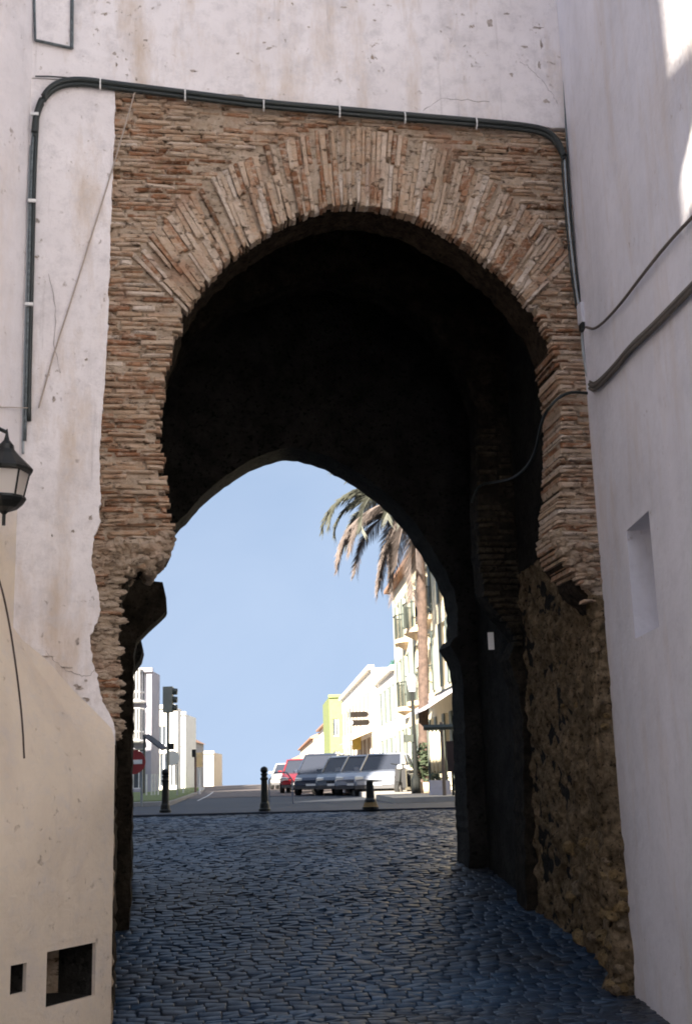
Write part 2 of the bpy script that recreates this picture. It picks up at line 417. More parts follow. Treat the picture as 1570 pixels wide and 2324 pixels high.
def facing_brick(m, q, y0, y1, ch=.009):
    """q: front quad corners (x, z) counter-clockwise; chamfered and slightly crooked"""
    cx = sum(p[0] for p in q) / 4; cz = sum(p[1] for p in q) / 4
    j = lambda a: random.uniform(-a, a)
    oq = [(p[0] + j(.010), p[1] + j(.006)) for p in q]
    def sh(p, k):
        dx, dz = cx - p[0], cz - p[1]; return (p[0] + max(-k * 1.6, min(k * 1.6, dx)), p[1] + max(-k, min(k, dz)))
    f = [(a, y0 + j(.005), b) for a, b in (sh(p, ch) for p in oq)]
    e = [(a, y0 + ch * 1.4, b) for a, b in oq]; bk = [(a, y1, b) for a, b in oq]
    fs = [(0, 1, 2, 3)]
    for k in range(4):
        l = (k + 1) % 4; fs += [(4 + k, 4 + l, l, k), (8 + k, 8 + l, 4 + l, 4 + k)]
    m.poly(f + e + bk, fs)
conds = [face(*p) for p in ((200, 190), (250, 196), (420, 216), (600, 238), (770, 252), (920, 266), (1080, 279), (1210, 291), (1300, 300))]
conds = [(p.x, p.z) for p in conds]
def cond_z(x):
    for (a, b), (p, q) in zip(conds, conds[1:]):
        if x <= p: return b + (q - b) * (x - a) / (p - a)
    return conds[-1][1]
pieces = []                                        # (quad, y0, y1, tint, kind, size)
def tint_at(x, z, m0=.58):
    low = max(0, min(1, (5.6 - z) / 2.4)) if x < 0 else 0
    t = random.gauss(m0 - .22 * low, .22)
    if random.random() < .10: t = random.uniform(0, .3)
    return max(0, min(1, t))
# voussoirs
for i in range(nv):
    (p0, d0, T0), (p1, d1, T1) = rays_[i], rays_[i + 1]
    cut = [0, random.choice((.29, .17, .40)) + random.uniform(-.02, .02), None]
    g = random.uniform(.05, .14)
    segs = [(-.008 + random.uniform(-.009, .008), cut[1] - .01), (cut[1] + .008, T0 - random.uniform(0, .03))]
    for a, b in segs:
        if random.random() < (.05 if i > 3 else 0): continue
        P = lambda p, d, r: (p[0] + d[0] * r, p[1] + d[1] * r)
        A0, B0 = P(p0, d0, a), P(p0, d0, b); A1, B1 = P(p1, d1, a), P(p1, d1, b)
        lerp = lambda u, v, t: (u[0] + (v[0] - u[0]) * t, u[1] + (v[1] - u[1]) * t)
        q = [lerp(A0, A1, g), lerp(A0, A1, 1 - g * .6), lerp(B0, B1, 1 - g * .6), lerp(B0, B1, g)]
        if min(k[0] for k in q) > 1.89: continue
        deep = .125
        rec = random.gauss(.004, .010) + (.03 if random.random() < .06 else 0)
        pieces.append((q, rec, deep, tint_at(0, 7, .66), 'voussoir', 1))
# level courses on both sides
xl_pts = [face(*p) for p in ((262, 195), (262, 240), (252, 500), (246, 700), (240, 850), (228, 980), (226, 1190), (205, 1270), (222, 1330), (226, 1400), (204, 1450), (212, 1510), (238, 1600), (262, 1660))]
xl_pts = [(p.x, p.z) for p in xl_pts]
def xl(z):
    c = shp(z, xl_pts); return (min(c) if c else xl_pts[0][0]) - .07
z = 1.95; row = 0
while z < 7.25:
    h = random.uniform(.022, .040); gap = random.uniform(.004, .010); zm = z + h / 2; row += 1
    spans = []
    cl = [x for x in shp(zm, boundL) if x < .1]
    cr = [x for x in shp(zm, boundR) if x > -.1]
    topz = max(p[1] for p in outer)
    if zm < topz and cl and cr: spans = [(xl(zm), min(cl) + (.012 if zm < ring[0][1] else -.012)), (max(cr) - (.012 if zm < ring[-1][1] else -.012), 1.90)]
    elif zm >= topz: spans = [(xl(zm), 1.90)]
    for si, (a, b) in enumerate(spans):
        if si == 1 and zm < 2.7 + .5 * random.random(): continue          # right foot is bare rubble
        if si == 0 and zm < 3.42 and random.random() < .8: continue    # left foot has lost most of its facing
        x = a - random.uniform(0, .2)
        while x < b - .03:
            w = random.uniform(.17, .31); e = min(x + w, b); s = max(x, a)
            if b - e < .07: e = b
            mid = (s + e) / 2
            if cond_z(mid) - .005 > z + h and e - s > .03 and random.random() > (.06 if zm > 3.1 else .25):
                tl = random.gauss(0, .003)
                inner = (si == 0 and e > b - .02) or (si == 1 and s < a + .02)
                q = [(s + .006, z + tl), (e - .006, z - tl), (e - .006, z + h - tl), (s + .006, z + h + tl)]
                if inner:
                    k = random.uniform(-.025, .015) if si == 0 else random.uniform(-.012, .006)
                    q = [(s + .006, z), (e + k, z), (e + k, z + h), (s + .006, z + h)] if si == 0 else [(s - k, z), (e - .006, z), (e - .006, z + h), (s - k, z + h)]
                rec = random.gauss(.004, .010) + (.028 if random.random() < .08 else 0)
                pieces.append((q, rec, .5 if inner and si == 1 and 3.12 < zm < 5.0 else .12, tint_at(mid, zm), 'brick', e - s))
            x = e + random.uniform(.006, .016)
    z += h + gap
gaps = [(face(x, y), r) for x, y, r in ((470, 412, .055), (484, 440, .055), (498, 470, .04), (545, 348, .05), (520, 356, .04), (604, 392, .05), (590, 372, .04), (345, 575, .035), (362, 602, .035), (380, 626, .035), (330, 640, .05), (300, 655, .05), (360, 662, .03), (310, 470, .04), (1112, 372, .045), (1078, 352, .035), (610, 312, .05), (650, 300, .05), (480, 280, .06), (520, 292, .05), (560, 275, .05), (260, 760, .03), (300, 700, .03), (1180, 470, .04), (745, 462, .03))]
pieces = [p for p in pieces if not any(math.hypot(sum(c[0] for c in p[0]) / 4 - g.x, sum(c[1] for c in p[0]) / 4 - g.z) < r for g, r in gaps)]
fill = MB()
order = sorted(range(len(pieces)), key=lambda k: -pieces[k][5])
pick = set([k for k in order if pieces[k][4] == 'brick'][:298])
for k, (q, y0, y1, t, kind, sz) in enumerate(pieces):
    if kind == 'voussoir' or k in pick:
        m = MB(); m.cur = t; facing_brick(m, q, y0, y1); obj(kind, m, M_BRK, gate, fix=False)
    else:
        fill.cur = t; facing_brick(fill, q, y0, y1)

M_SHADE = rubblemat('shade_dark_masonry', (.026, .021, .015), (.055, .045, .032), (.010, .008, .006), 7)  # middle arch darkened in colour to imitate the passage shade
# middle arch and far arch (contours measured on their own planes)
CB = [(300, 2200), (303, 2000), (306, 1700), (310, 1520), (318, 1484), (345, 1458), (368, 1434), (382, 1421), (389, 1410), (382, 1388), (377, 1353), (346, 1349), (338, 1310), (345, 1250), (352, 1180), (356, 1100), (362, 1000), (380, 900), (430, 800), (520, 720), (640, 670), (760, 650), (880, 680), (980, 750), (1060, 850), (1098, 950), (1103, 1000), (1100, 1200), (1105, 1300), (1115, 1378), (1150, 1424), (1187, 1481), (1170, 1530), (1191, 1588), (1202, 1664), (1206, 1900), (1210, 2200)]
CB = [nface(*p, 2.6) for p in CB]; CB = [(p.x, p.z) for p in CB]; CB[0] = (CB[0][0], -.2); CB[-1] = (min(CB[-1][0], 1.93), -.2)
obj('middle_arch', holed_wall(densify(CB, .08, .012, 4), -2.3, 2.05, 7.3, 2.5, 2.85, -.2), M_SHADE, gate, fix=False)
CC = [(308, 2150), (308, 1900), (308, 1700), (309, 1565), (328, 1537), (334, 1516), (328, 1486), (316, 1468), (315, 1440), (322, 1390), (340, 1340), (365, 1297), (395, 1250), (407, 1236), (429, 1214), (469, 1169), (509, 1136), (549, 1109), (576, 1092), (612, 1078), (652, 1066), (688, 1068), (719, 1076), (750, 1087), (795, 1111), (830, 1131), (870, 1163), (906, 1194), (937, 1232), (964, 1272), (986, 1307), (1004, 1336), (1022, 1379), (1031, 1423), (1033, 1484), (1022, 1492), (1016, 1506), (1022, 1518), (1036, 1541), (1044, 1589), (1046, 1652), (1050, 1800), (1056, 1950), (1062, 2150)]
CC = [nface(*p, 4.9) for p in CC]; CC = [(p.x, p.z) for p in CC]; CC[0] = (CC[0][0], .2); CC[-1] = (CC[-1][0], .2)
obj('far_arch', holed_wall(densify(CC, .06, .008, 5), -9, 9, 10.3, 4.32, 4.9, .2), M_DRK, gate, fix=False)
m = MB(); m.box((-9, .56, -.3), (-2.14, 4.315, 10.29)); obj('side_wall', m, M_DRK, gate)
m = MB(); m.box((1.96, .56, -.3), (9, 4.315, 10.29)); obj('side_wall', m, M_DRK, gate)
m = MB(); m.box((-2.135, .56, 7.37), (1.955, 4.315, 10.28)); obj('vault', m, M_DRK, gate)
m = MB(); m.box((-2.95, .10, 7.37), (2.2, .55, 10.27)); obj('upper_wall', m, M_MOR, gate)
# brick courses on the middle arch pier
pier = MB(); z = 2.85
while z < 5.2:
    h = .045
    cr = [x for x in shp(z + .02, CB) if x > 0.5]
    if cr:
        a = min(cr) - random.uniform(0, .02)
        while a < 1.9:
            e = min(1.94, a + random.uniform(.16, .28)); pier.cur = max(0, random.gauss(.45, .18))
            if random.random() > .12 + max(0, (z - 4.2) * .8): facing_brick(pier, [(a, z), (e, z), (e, z + h), (a, z + h)], 2.475 + random.gauss(0, .006), 2.56)
            a = e + .012
    z += h + .018
obj('pier_courses', pier, rubblemat('shade_dim_brick', (.052, .041, .027), (.10, .08, .054), (.016, .013, .009), 9), gate, kind='stuff', fix=False)  # dim colour paints the pier's shade into its bricks
obj('brick_fill', fill, M_BRK, gate, kind='stuff', fix=False)

# eroded rubble foot on the right: face strip, reveal, side wall of the first bay
def foot_grid():
    m = MB(); zs = [-.15 + .035 * i for i in range(int(3.75 / .035))]
    rows = []
    for z in zs:
        jx = max([x for x in shp(max(z, -.3), CA) if x > .5] + [1.5]) if z < 2.95 else 1.72 + (z - 2.95) * .1
        over = max(0, min(1, (z - 2.7) / .3))
        path = [(1.93, -.012), (jx + .02, -.012), (jx + .10 + .04 * over, .30), (1.90, .56), (1.925, 1.2), (1.94, 2.47)]
        if z > 3.0: path = [(1.93, .06), (1.86, .07), (1.80, .30), (1.90, .56), (1.925, 1.2), (1.94, 2.47)]
        L = [0]
        for p, q in zip(path, path[1:]): L.append(L[-1] + math.hypot(q[0] - p[0], q[1] - p[1]))
        ns = 92; r = []
        for i in range(ns + 1):
            d = L[-1] * i / ns
            for k in range(len(path) - 1):
                if d <= L[k + 1] + 1e-6: break
            t = (d - L[k]) / (L[k + 1] - L[k]); p, q = path[k], path[k + 1]
            x = p[0] + (q[0] - p[0]) * t; y = p[1] + (q[1] - p[1]) * t
            nx, ny = -(q[1] - p[1]), (q[0] - p[0]); l = math.hypot(nx, ny); nx, ny = nx / l, ny / l
            if nx > 0: nx, ny = -nx, -ny
            if k == 0: nx, ny = 0, -1
            P = Vector((x, y, z))
            dsp = noise.fractal(P * 3.0, 1.0, 2.0, 5) * .055 + noise.fractal(P * 10, .8, 2.1, 5) * .040
            dsp += -.03 * max(0, noise.noise(P * 7 + Vector((5, 1, 3))))
            hole = math.exp(-((x - 1.76) ** 2 / .010 + (y - .10) ** 2 / .03 + (z - 2.83) ** 2 / .022)); dsp -= .24 * hole
            low = max(0, 1 - z / .9); dsp += low * noise.fractal(P * 4.5 + Vector((9, 9, 9)), 1, 2, 3) * .07
            edge = min(1, i / 2.0) if k == 0 else 1
            r.append(P + Vector((nx, ny, 0)) * (dsp * edge))
        rows.append(r)
    n = len(rows[0]); vs_ = [p for r in rows for p in r]
    m.poly(vs_, [(j * n + i, j * n + i + 1, (j + 1) * n + i + 1, (j + 1) * n + i) for j in range(len(rows) - 1) for i in range(n - 1)])
    return m
obj('rubble_foot', foot_grid(), M_RUB, gate, smooth=True, fix=True)
M_STN = rubblemat('rubble_stone', (.26, .18, .085), (.36, .27, .15), (.06, .042, .02), 12)
rs = random.Random(11)
def rock(c, r, seed, sub=2):
    bm = bmesh.new(); bmesh.ops.create_icosphere(bm, subdivisions=sub, radius=1)
    for v in bm.verts:
        o = v.co + Vector((seed * 1.7, seed * .3, 0)); k = 1 + .30 * noise.noise(o * 1.4) + .20 * noise.noise(o * 3.3) + .12 * noise.noise(o * 7)
        v.co = Vector((v.co.x * r[0], v.co.y * r[1], v.co.z * r[2])) * k + Vector(c)
    me = bpy.data.meshes.new('stone'); bm.to_mesh(me); bm.free(); return me
def foot_x(y, z):
    jx = max([x for x in shp(max(z, -.3), CA) if x > .5] + [1.5])
    if y < .3: return jx + .02 + .08 * y / .3
    if y < .56: return jx + .10 + (1.90 - jx - .10) * (y - .3) / .26
    return 1.90 + .025 * min(1, (y - .56) / .64)
M_STP = rubblemat('pale_rubble_stone', (.24, .185, .12), (.34, .27, .185), (.10, .07, .045), 14)
for k in range(62):
    low = k < 46; zz = rs.uniform(.03, 1.05) if low else rs.uniform(.9, 2.7); yv = rs.uniform(.0, 1.5) if k % 3 else rs.uniform(-.02, .06)
    z0 = zz + (gz(yv) if yv > 0 else 0); xx = foot_x(max(yv, 0), min(z0, 2.7)) + rs.uniform(.005, .04)
    if yv < .03: xx = rs.uniform(foot_x(0, min(z0, 2.7)) + .04, 1.84); yv = rs.uniform(-.01, .02)
    a = rs.uniform(.045, .095) if low else rs.uniform(.025, .05)
    obj('stone', rock((xx, yv, z0), (a * .75, a * 1.15, a * (.55 + .35 * (k % 3) / 2)), k, 2), M_STP if k % 4 == 0 else M_STN, gate, fix=False)
# broken lump of masonry that ends the left arch foot, and the crumbled jamb below it
def lumps(name, spec, mat, seed):
    m = MB(); q = random.Random(seed)
    for k, (x, y, z, a, b, c) in enumerate(spec(q)):
        me = rock((x, y, z), (a, b, c), k + seed, 3 if a > .048 else 2); m.poly([tuple(v.co) for v in me.vertices], [tuple(p.vertices) for p in me.polygons])
    return obj(name, m, mat, gate, kind='stuff')
def lump_spec(q):
    out = []
    for nx_, ny_, r in ((385, 1236, .075), (372, 1252, .10), (352, 1262, .11), (330, 1262, .11), (305, 1258, .11), (280, 1262, .11), (258, 1270, .10), (362, 1285, .085), (340, 1296, .09), (315, 1296, .09), (290, 1300, .08), (268, 1310, .07), (250, 1300, .07), (347, 1318, .05), (300, 1320, .05)):
        p = nface(nx_, ny_); out.append((p.x, .10, p.z, r, .13, r * .8)); out.append((p.x - .02, .34, p.z - .01, r * .9, .2, r * .8))
    return out
lumps('broken_masonry', lump_spec, M_MOR, 50)
def right_spec(q):
    for nx_, ny_, r in ((1288, 1236, .06), (1300, 1252, .07), (1318, 1262, .075), (1338, 1262, .07), (1360, 1262, .06), (1305, 1275, .06), (1330, 1285, .075), (1355, 1290, .07), (1378, 1290, .055), (1345, 1312, .06), (1368, 1325, .06), (1385, 1345, .05), (1360, 1350, .05), (1322, 1300, .05)):
        p = nface(nx_, ny_); out = (p.x, .04, p.z, r, .08, r * .7); yield out; yield (p.x + .03, .25, p.z + .02, r, .2, r * .8)
lumps('broken_pier', right_spec, M_MOR, 90)
def jamb_spec(q):
    for k in range(230):
        zz = q.uniform(1.95, 3.42); a = q.uniform(.015, .045)
        xa = xl(zz) + .06; xb = -1.88 + .04 * max(0, zz - 2.9)
        yield (q.uniform(xa, xb), q.uniform(.02, .045), zz, a * 1.5, a * .7, a * .6)
lumps('jamb_rubble', jamb_spec, M_MOR, 150)

# whitewashed plaster, proud of the brick with ragged edges
top_edge = densify([(x, z + .012) for x, z in [(-2.14, face(200, 190).z)] + conds[1:-1] + [(1.99, conds[-1][1])]], .05, .010, 8)
obj('plaster', slab([(-2.9, 10.26)] + [(-2.9, top_edge[0][1])] + top_edge + [(1.99, 10.26)], -.03, .095), M_PLW, gate, fix=False)
edge = densify([(x, z) for x, z in xl_pts[1:]], .025, .0, 9)
edge = [(x + (.012 * noise.noise(Vector((z * 6, 2, 0))) + .010 * noise.noise(Vector((z * 31, 5, 0)))) * (1 if z > 4.2 else 1.7), z) for x, z in edge]
obj('plaster', slab([(-2.9, top_edge[0][1] - .004), (edge[0][0] - .01, top_edge[0][1] - .012)] + edge + [(edge[-1][0], 1.9), (-2.9, 1.9)], -.027, .04), M_PLW, gate, fix=False)

# chips and scars in the whitewash
M_SCAR = rubblemat('exposed_render', (.52, .44, .38), (.64, .57, .52), (.30, .23, .17), 22)
rc = random.Random(21)
def scar(x, y, w, h, lean=0.0):
    c = face(x, y, -.031); n = 13; k = 1 / 330.0; v = []
    for i in range(n):
        a = 6.2832 * i / n; r = rc.uniform(.4, 1.25); dx, dz = w * k * r * c_(a), h * k * r * s_(a); v.append((c.x + dx + lean * dz, -.0325, c.z + dz))
    m = MB(); m.poly(v + [(p[0], -.025, p[2]) for p in v], [tuple(range(n))] + [(i, (i + 1) % n, n + (i + 1) % n, n + i) for i in range(n)]); obj('plaster_scar', m, M_SCAR, gate)
for a in ((1112, 52, 9, 18), (1222, 62, 16, 5, .5), (1228, 100, 4, 20), (1224, 148, 5, 12), (1160, 168, 5, 7), (1190, 105, 12, 4), (1240, 228, 10, 6), (610, 108, 8, 5, .5), (540, 215, 24, 5), (440, 160, 12, 4), (345, 195, 5, 4), (175, 195, 4, 5), (197, 815, 5, 4), (122, 905, 5, 9), (85, 500, 5, 7), (540, 120, 5, 4), (600, 95, 6, 3), (780, 15, 9, 3), (1150, 30, 8, 4), (860, 160, 4, 3), (205, 1175, 5, 7), (165, 1205, 5, 4), (118, 1215, 3, 4), (175, 1455, 5, 9), (178, 1560, 12, 7, -.6), (198, 1588, 10, 6, -.6), (205, 1615, 6, 8), (150, 1515, 14, 2, -.5), (110, 1490, 16, 2, -.7), (195, 1545, 4, 3), (850, 45, 5, 4), (1000, 70, 4, 3), (700, 60, 5, 3), (330, 90, 6, 4), (260, 120, 7, 5)): scar(*a)

# hairline cracks in the whitewash
M_CRK = plain('crack_shadow', (.20, .16, .14), .95)
for pts_ in (((1180, 138), (1205, 155), (1232, 185), (1255, 215), (1268, 238)), ((105, 1478), (125, 1502), (150, 1522), (180, 1534), (205, 1532), (222, 1512)), ((960, 252), (1000, 222), (1060, 226), (1120, 232)), ((110, 620), (128, 700), (122, 780), (140, 860))):
    p = smooth_line = []
    for (a, b), (c, d) in zip(pts_, pts_[1:]):
        for k in range(5):
            t = k / 5; smooth_line.append(face(a + (c - a) * t + rc.uniform(-2.2, 2.2), b + (d - b) * t + rc.uniform(-2.2, 2.2), -.0305))
    m = MB(); m.tube(smooth_line, [rc.uniform(.0006, .0024) for _ in smooth_line], 5); obj('crack', m, M_CRK, gate)

# ------------------------------------------------------------------ houses beside the gate
def wall_cells(m, O, d, n, ss, zs, holes, depth, back=False):
    """flat wall in the plane of d and z with rectangular holes; n points outwards"""
    O, d, n = Vector(O), Vector(d).normalized(), Vector(n).normalized()
    P = lambda s, z, k=0: O + d * s + Vector((0, 0, z)) - n * k
    for i in range(len(ss) - 1):
        for j in range(len(zs) - 1):
            a, b, c, e = ss[i], ss[i + 1], zs[j], zs[j + 1]
            if (i, j) in holes:
                m.quad(P(a, c), P(b, c), P(b, c, depth), P(a, c, depth)); m.quad(P(a, e), P(b, e), P(b, e, depth), P(a, e, depth))
                m.quad(P(a, c), P(a, e), P(a, e, depth), P(a, c, depth)); m.quad(P(b, c), P(b, e), P(b, e, depth), P(b, c, depth))
                if back: m.quad(P(a, c, depth), P(b, c, depth), P(b, e, depth), P(a, e, depth))
            else: m.quad(P(a, c), P(b, c), P(b, e), P(a, e))
# right: plain white house with a slot
RD = Vector((-s_(R_(8.6)), -c_(R_(8.6)), 0)); RO_ = Vector((1.868, 0, 0)); RN = Vector((-c_(R_(8.6)), s_(R_(8.6)), 0))
def rw(x, y): return pln(x / NS, y / NS, RO_, RN)
def rs_(p): return (p - RO_).dot(RD)
c4 = [rw(*p) for p in ((1447, 1225), (1470, 1478), (1497, 1187), (1527, 1447))]
sa = (rs_(c4[0]) + rs_(c4[1])) / 2; sb = (rs_(c4[2]) + rs_(c4[3])) / 2; zt = (c4[0].z + c4[2].z) / 2; zb_ = (c4[1].z + c4[3].z) / 2
white = thing('white_house', 'plain white plastered house wall with a narrow slot beside the arch', 'house')
m = MB(); HR = 11.0
wall_cells(m, RO_, RD, RN, [0, sa, sb, 4, 8, 14], [-.3, zb_, zt, 6, HR], {(1, 1)}, .5, True)
e = RO_ + RD * 14
m.quad(RO_ + Vector((0, 0, HR)), e + Vector((0, 0, HR)), e + Vector((9, 0, HR)), RO_ + Vector((7, 0, HR)))
m.quad(e, e + Vector((9, 0, 0)), e + Vector((9, 0, HR)), e + Vector((0, 0, HR)))
obj('wall', m, M_PLR, white)
M_UP = M_CRM
# left: house wall, and a thicker cream-painted foot with a sloping shoulder
LD = Vector((-s_(R_(36.5)), -c_(R_(36.5)), 0)); LN = Vector((c_(R_(36.5)), -s_(R_(36.5)), 0))
cream = thing('corner_house', 'pale house with a cream plastered foot beside the left jamb', 'house')
LO = Vector((-1.893, -.032, 0)); HO = Vector((-2.63, -.032, 0))
def lw(x, y): return pln(x / NS, y / NS, LO, LN)
def ls_(p): return (p - LO).dot(LD)
big = [lw(*p) for p in ((108.5, 2202), (223, 2181.5), (219, 2306), (106, 2331))]; sm = [lw(*p) for p in ((24.5, 2234), (61, 2229), (61, 2293), (23, 2306))]
b0 = (ls_(big[1]) + ls_(big[2])) / 2; b1 = (ls_(big[0]) + ls_(big[3])) / 2; m0 = (ls_(sm[1]) + ls_(sm[2])) / 2; m1 = (ls_(sm[0]) + ls_(sm[3])) / 2
bz0 = (big[2].z + big[3].z) / 2; bz1 = (big[0].z + big[1].z) / 2; mz0 = (sm[2].z + sm[3].z) / 2; mz1 = (sm[0].z + sm[1].z) / 2
ZS = 1.99; ZT = 2.75
m = MB(); ZL0 = bz1 + .04; zs = sorted([-.4, bz0, mz0, mz1, bz1, ZL0]); ss = [0, b0, b1, m0, m1, 3.2]
holes = {(1, j) for j in range(5) if bz0 - .001 <= zs[j] < bz1 - .001} | {(3, j) for j in range(5) if mz0 - .001 <= zs[j] < mz1 - .001}
P = lambda s, z, k=0: LO + LD * s + Vector((0, 0, z)) - LN * k
for i in range(5):
    for j in range(5):
        if (i, j) not in holes: m.quad(P(ss[i], zs[j]), P(ss[i + 1], zs[j]), P(ss[i + 1], zs[j + 1]), P(ss[i], zs[j + 1]))
for a, b, c, e in ((b0, b1, bz0, bz1), (m0, m1, mz0, mz1)):
    k = .03
    m.quad(P(a, c), P(b, c), P(b, c, k), P(a, c, k)); m.quad(P(a, e), P(b, e), P(b, e, k), P(a, e, k))
    m.quad(P(a, c), P(a, e), P(a, e, k), P(a, c, k)); m.quad(P(b, c), P(b, e), P(b, e, k), P(b, c, k))
# the shoulder: the foot swells out of the house wall and dies back into it, over a warped slope
H = lambda s, z: HO + LD * s + Vector((0, 0, z))
WF = (LO - HO).dot(LN)
def woff(s, z):
    lo, hi = ZS - .25 - .8 * s, ZT + .9 * s; t = max(0, min(1, (z - lo) / (hi - lo))); t = t if s < .02 else t * t * (3 - 2 * t) * min(1, s / .6) + t * (1 - min(1, s / .6))
    return WF * (1 - t)
ZL = bz1 + .04
gs = [0, .05, .1, .2, .3, .45, .6, .8, 1.0, 1.3, 1.7, 2.3, 3.2]; gzs = [ZL + (4.9 - ZL) * k / 46 for k in range(47)]
sh_ = MB(); vv = []
for z in gzs:
    for s in gs:
        lo, hi = ZS, ZT
        wob = .05 * noise.noise(Vector((z * 5, 7, 1))) + .025 * noise.noise(Vector((z * 14, 3, 1)))
        if s == 0: t = max(0, min(1, (z - ZS) / (ZT - ZS) + (wob * 1.2 if ZS + .06 < z < ZT - .06 else 0)))
        else: t = 1 - woff(s, z) / WF
        p = HO + LN * (WF * (1 - t) + .003) + LD * s; q = HO.lerp(LO, 1 - t) + LD * s + LN * .003
        q.z = z; vv.append(q)
k = len(gs); sh_.poly(vv, [(j * k + i, j * k + i + 1, (j + 1) * k + i + 1, (j + 1) * k + i) for j in range(len(gzs) - 1) for i in range(k - 1)])
m.quad(P(0, -.4), P(0, ZS), LO + Vector((0, .06, ZS)), LO + Vector((0, .06, -.4)))
obj('foot_wall', m, M_CRM, cream)
obj('shoulder', sh_, M_UP, cream, smooth=True)

for a, b, c, e in ((b0, b1, bz0, bz1), (m0, m1, mz0, mz1)):
    m = MB(); k = .40; j = .03
    for q in ((P(a, c, j), P(b, c, j), P(b, c, k), P(a, c, k)), (P(a, e, j), P(b, e, j), P(b, e, k), P(a, e, k)), (P(a, c, j), P(a, e, j), P(a, e, k), P(a, c, k)), (P(b, c, j), P(b, e, j), P(b, e, k), P(b, c, k)), (P(a, c, k), P(b, c, k), P(b, e, k), P(a, e, k))): m.quad(*q)
    obj('vent_shaft', m, M_DRK, cream)  # dark lining paints the shade inside each vent
HL = 12.0
m = MB(); wall_cells(m, HO, LD, LN, [0, 3.2, 5.2], [-.4, 3, 6, HL], set(), .1)
e = HO + LD * 5.2
m.quad(e + Vector((0, 0, -.4)), e + Vector((-6, 0, -.4)), e + Vector((-6, 0, HL)), e + Vector((0, 0, HL)))
m.quad(HO + Vector((0, 0, HL)), e + Vector((0, 0, HL)), e + Vector((-6, 0, HL)), HO + Vector((-6, 0, HL)))
obj('wall', m, M_UP, cream)
ev = MB(); a = H(.55, 0); zc = pln(15, 40, HO, LN).z
ev.obox(HO + LD * 2.2 + LN * .17 + Vector((0, 0, zc + .25)), LD * 1.45, LN * .17, Vector((0, 0, .20)))
obj('eave', ev, plain('eave_wood', (.30, .22, .16), .8), cream)

# ------------------------------------------------------------------ cables and fittings on the gate
run = [(78, 300), (82, 262), (92, 228), (112, 198), (142, 182), (188, 179), (250, 188), (420, 209), (600, 232), (770, 246), (920, 260), (1080, 273), (1205, 285), (1245, 297), (1268, 322), (1279, 352)]
def smooth_path(pts, n=3):
    pts = [Vector(p) for p in pts]
    for _ in range(n):
        o = [pts[0]]
        for a, b in zip(pts, pts[1:]): o += [a.lerp(b, .25), a.lerp(b, .75)]
        o.append(pts[-1]); pts = o
    return pts
cb = thing('cable_bundle', 'thick dark cable bundle running along the top of the brick panel', 'cable')
p0 = [face(x, y, -.07) for x, y in run]
m = MB(); m.tube(smooth_path(p0, 2), .026, 8); obj('cable', m, M_CAB, cb, smooth=True)
m = MB(); m.tube(smooth_path([p + Vector((0, .012, -.034)) for p in p0], 2), .02, 8); obj('cable', m, M_CAB, cb, smooth=True)
m = MB(); m.tube(smooth_path([face(80, 172, -.05), face(120, 172, -.05), face(200, 180, -.05)], 1), .006, 6); obj('thin_wire', m, M_CAB, cb)
for x, y in ((228, 186), (420, 212), (598, 235), (770, 249), (918, 263), (1080, 276)):
    p = face(x, y, -.075); m = MB()
    m.tube([p + Vector((0, .0 - .03 * s_(t), -.015 + .05 * c_(t))) for t in (0, .8, 1.57, 2.3, 3.14)], .007, 6)
    obj('clip', m, M_WHT, cb)
def pipes(name, label, paths, mats, group=None):
    t = thing(name, label, 'pipe', group)
    for pth, (r, mt) in zip(paths, mats):
        m = MB(); m.tube(smooth_path(pth, 1), r, 8); obj('pipe', m, mt, t, smooth=True)
    return t
vl = [(79, 262), (75, 330), (71, 420), (68, 560), (64, 720), (60, 880), (57, 1000)]
pl = pipes('conduit_riser', 'grey conduit and cables running down the left corner of the gate', [[face(x - 1, y, -.06) for x, y in vl], [face(x + 6, y, -.055) for x, y in vl[:-1]] + [face(66, 955, -.055)], [face(x - 5, y, -.05) for x, y in vl[1:]] + [face(52, 1030, -.05)]], [(.014, M_PIPED), (.017, M_CAB), (.010, M_PIPE)])
for x, y in ((79, 258), (73, 455), (66, 690)):
    p = face(x, y, -.085); m = MB(); m.obox(p, (.03, 0, 0), (0, .012, 0), (0, 0, .012)); obj('clamp', m, M_WHT, pl)
vr = [(1280, 350), (1284, 420), (1290, 500), (1298, 580), (1306, 650), (1314, 700)]
pr = pipes('conduit_drop', 'thin metal conduits descending the corner between brick and white wall', [[face(x, y, -.06) for x, y in vr], [face(x + 6, y, -.05) for x, y in vr], [face(x - 6, y, -.045) for x, y in vr]], [(.010, M_PIPE), (.009, M_CAB), (.008, M_CAB)])
m = MB(); m.tube([face(1272, 10, -.045), face(1278, 160, -.045), face(1284, 290, -.045), face(1296, 480, -.045), face(1312, 660, -.045)], .007, 6); obj('thin_wire', m, M_PIPED, pr)
jb = thing('junction_box', 'small pale junction box below the metal conduits', 'box')
p = face(1327, 712, -.10); m = MB(); m.obox(p, (.05, 0, 0), (0, .045, 0), (0, 0, .085)); obj('housing', m, plain('grey_plastic', (.62, .62, .66), .5), jb)
m = MB(); m.obox(p + Vector((0, 0, -.115)), (.045, 0, 0), (0, .04, 0), (0, 0, .028)); obj('gland', m, M_CAB, jb)
pd = pipes('lower_conduit', 'curved metal elbow conduit under the junction box', [[face(x, y, -.05) for x, y in ((1320, 745), (1322, 790), (1328, 835), (1336, 862), (1352, 872))], [face(x, y, -.045) for x, y in ((1327, 745), (1330, 800), (1336, 845))]], [(.012, M_PIPE), (.008, M_CAB)])
